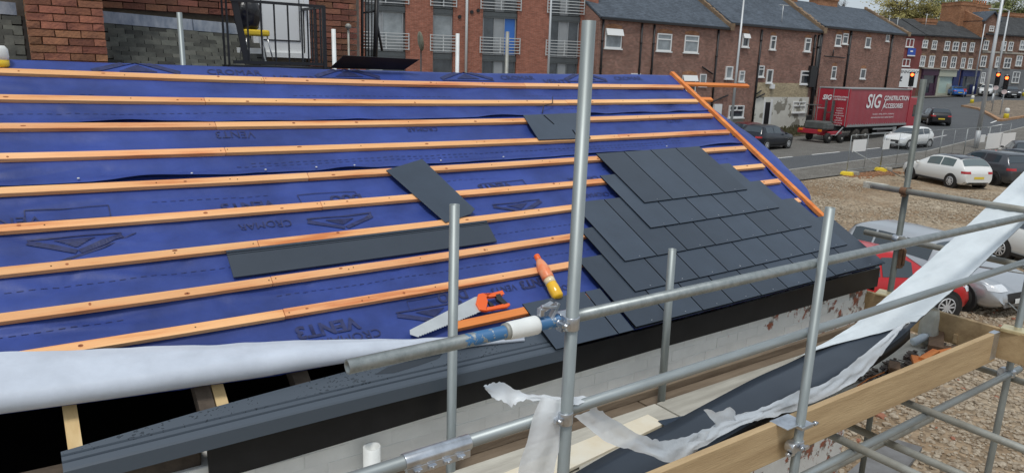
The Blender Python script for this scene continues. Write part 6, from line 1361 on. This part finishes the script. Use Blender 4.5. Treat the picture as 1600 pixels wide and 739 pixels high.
# weeds along the bank by the terrace
wd = MB()
for i in range(2600):
    x = random.uniform(34, 66); q = Vector((x, random.uniform(32.0, 34.2), gz(x)+.05)); h = random.uniform(.15, .6); a = random.uniform(0, 6.3); e = Vector((math.cos(a), math.sin(a), 0))
    wd.add([q-e*.07, q+e*.07, q+e*.12+Vector((0, 0, h)), q-e*.04+Vector((.05, 0, h*.9))], [(0, 1, 2, 3)])
kind(tag(obj('weeds', wd, M['weeds'], fix=False), 'straggly weeds along the foot of the brick terrace', 'weeds'), 'stuff')
# ---- crowd barrier by the silver car
cbr = thing('steel_barrier', (12.0, 3.0, 0), 'low bent steel tube barrier standing in front of the silver car', 'barrier')
a = ong(1502, 487); b_ = ong(1576, 500); d_ = (b_-a).normalized(); q0 = a; pts = [q0, q0+Vector((0, 0, .95)), q0+d_*.12+Vector((0, 0, 1.05)), q0+d_*1.6+Vector((0, 0, 1.05))]
obj('frame', MB().path(pts, .021, 10), M['fence'], cbr); obj('leg', MB().tube(q0+d_*.2+Vector((0, 0, .85)), q0+d_*.9+Vector((.1, -.35, 0)), .016, 8), M['fence'], cbr); obj('leg', MB().tube(q0+d_*1.5+Vector((0, 0, 1.0)), q0+d_*1.15+Vector((.1, -.3, 0)), .016, 8), M['fence'], cbr); obj('rail', MB().tube(q0+Vector((0, 0, .55)), q0-d_*3.2+Vector((0, 0, .75)), .016, 8), M['fence'], cbr)
# ---- trees beyond the far houses
M['leaf_a'] = mat('leaf_a', (.23, .25, .085), .8, col2=(.12, .14, .05), vscale=.5); M['leaf_b'] = mat('leaf_b', (.36, .30, .09), .8, col2=(.19, .18, .06), vscale=.5); M['bark'] = mat('bark', (.06, .045, .032), .95)
def tree(label, x, y0, D, wpx, hpx, m, n=5200, bare=False, seed=1):
    random.seed(seed); c = CAM+ray(x, y0)*D; s_ = D/FPX; rx, rz = wpx/2*s_, hpx/2*s_; base = gz(c.x)
    t = thing('tree', (c.x, c.y, base), label, 'tree', 'trees behind the far houses')
    tk = MB(); tp = Vector((c.x, c.y, c.z-rz*.2)); tk.tube((c.x, c.y, base), tp, rx*.07, 10, r2=rx*.04)
    lb_ = []
    for i in range(16):
        a = random.uniform(0, 6.28); e = Vector((c.x+math.cos(a)*rx*random.uniform(.4, .85), c.y+math.sin(a)*rx*.6, c.z+rz*random.uniform(-.5, .8))); st = Vector((c.x, c.y, base+(tp.z-base)*random.uniform(.5, 1))); tk.tube(st, e, rx*.025, 6, r2=rx*.006); lb_.append(e)
        for k in range(3 if not bare else 9):
            e2 = e+Vector((random.gauss(0, 1)*rx*.22, random.gauss(0, 1)*rx*.2, abs(random.gauss(0, 1))*rz*.25)); tk.tube(st.lerp(e, random.uniform(.4, .95)), e2, rx*.009, 4, r2=rx*.003)
    obj('trunk', tk, M['bark'], t)
    if n:
        cr_ = MB(); cl = [(Vector((random.gauss(0, .42)*rx, random.gauss(0, .42)*rx*.8, random.gauss(0, .42)*rz)), random.uniform(.12, .30)) for _ in range(60)]
        for i in range(n):
            o, q = random.choice(cl); p_ = c+o+Vector((random.gauss(0, 1)*q*rx*.55, random.gauss(0, 1)*q*rx*.55, random.gauss(0, 1)*q*rz*.5)); s1 = rx*random.uniform(.014, .032)
            u = Vector((random.gauss(0, 1), random.gauss(0, 1), random.gauss(0, 1))).normalized(); v = u.orthogonal().normalized()
            cr_.add([p_-u*s1, p_+v*s1*.7, p_+u*s1, p_-v*s1*.7], [(0, 1, 2, 3)])
        obj('crown', cr_, M[m], t, fix=False)
    return t
tree('yellowing broad tree behind the roofs left of the big chimney', 1425, 18, 165, 125, 62, 'leaf_b', 11000, seed=2); tree('green tree between the yellowing one and the big chimney', 1480, 14, 175, 95, 66, 'leaf_a', 9500, seed=3); tree('green tree right of the chimney pots at the top right', 1572, 14, 170, 110, 56, 'leaf_a', 9500, seed=4); tree('yellowish tree partly behind the lamp post at the top right', 1545, 16, 185, 60, 40, 'leaf_b', 4000, seed=6)
tree('thin nearly bare tree showing over the terrace ridge against the sky', 1313, 6, 120, 24, 26, 'leaf_a', 0, True, seed=8); tree('green tree at the far right edge behind the last chimney', 1612, 22, 175, 60, 45, 'leaf_a', 4500, seed=9)
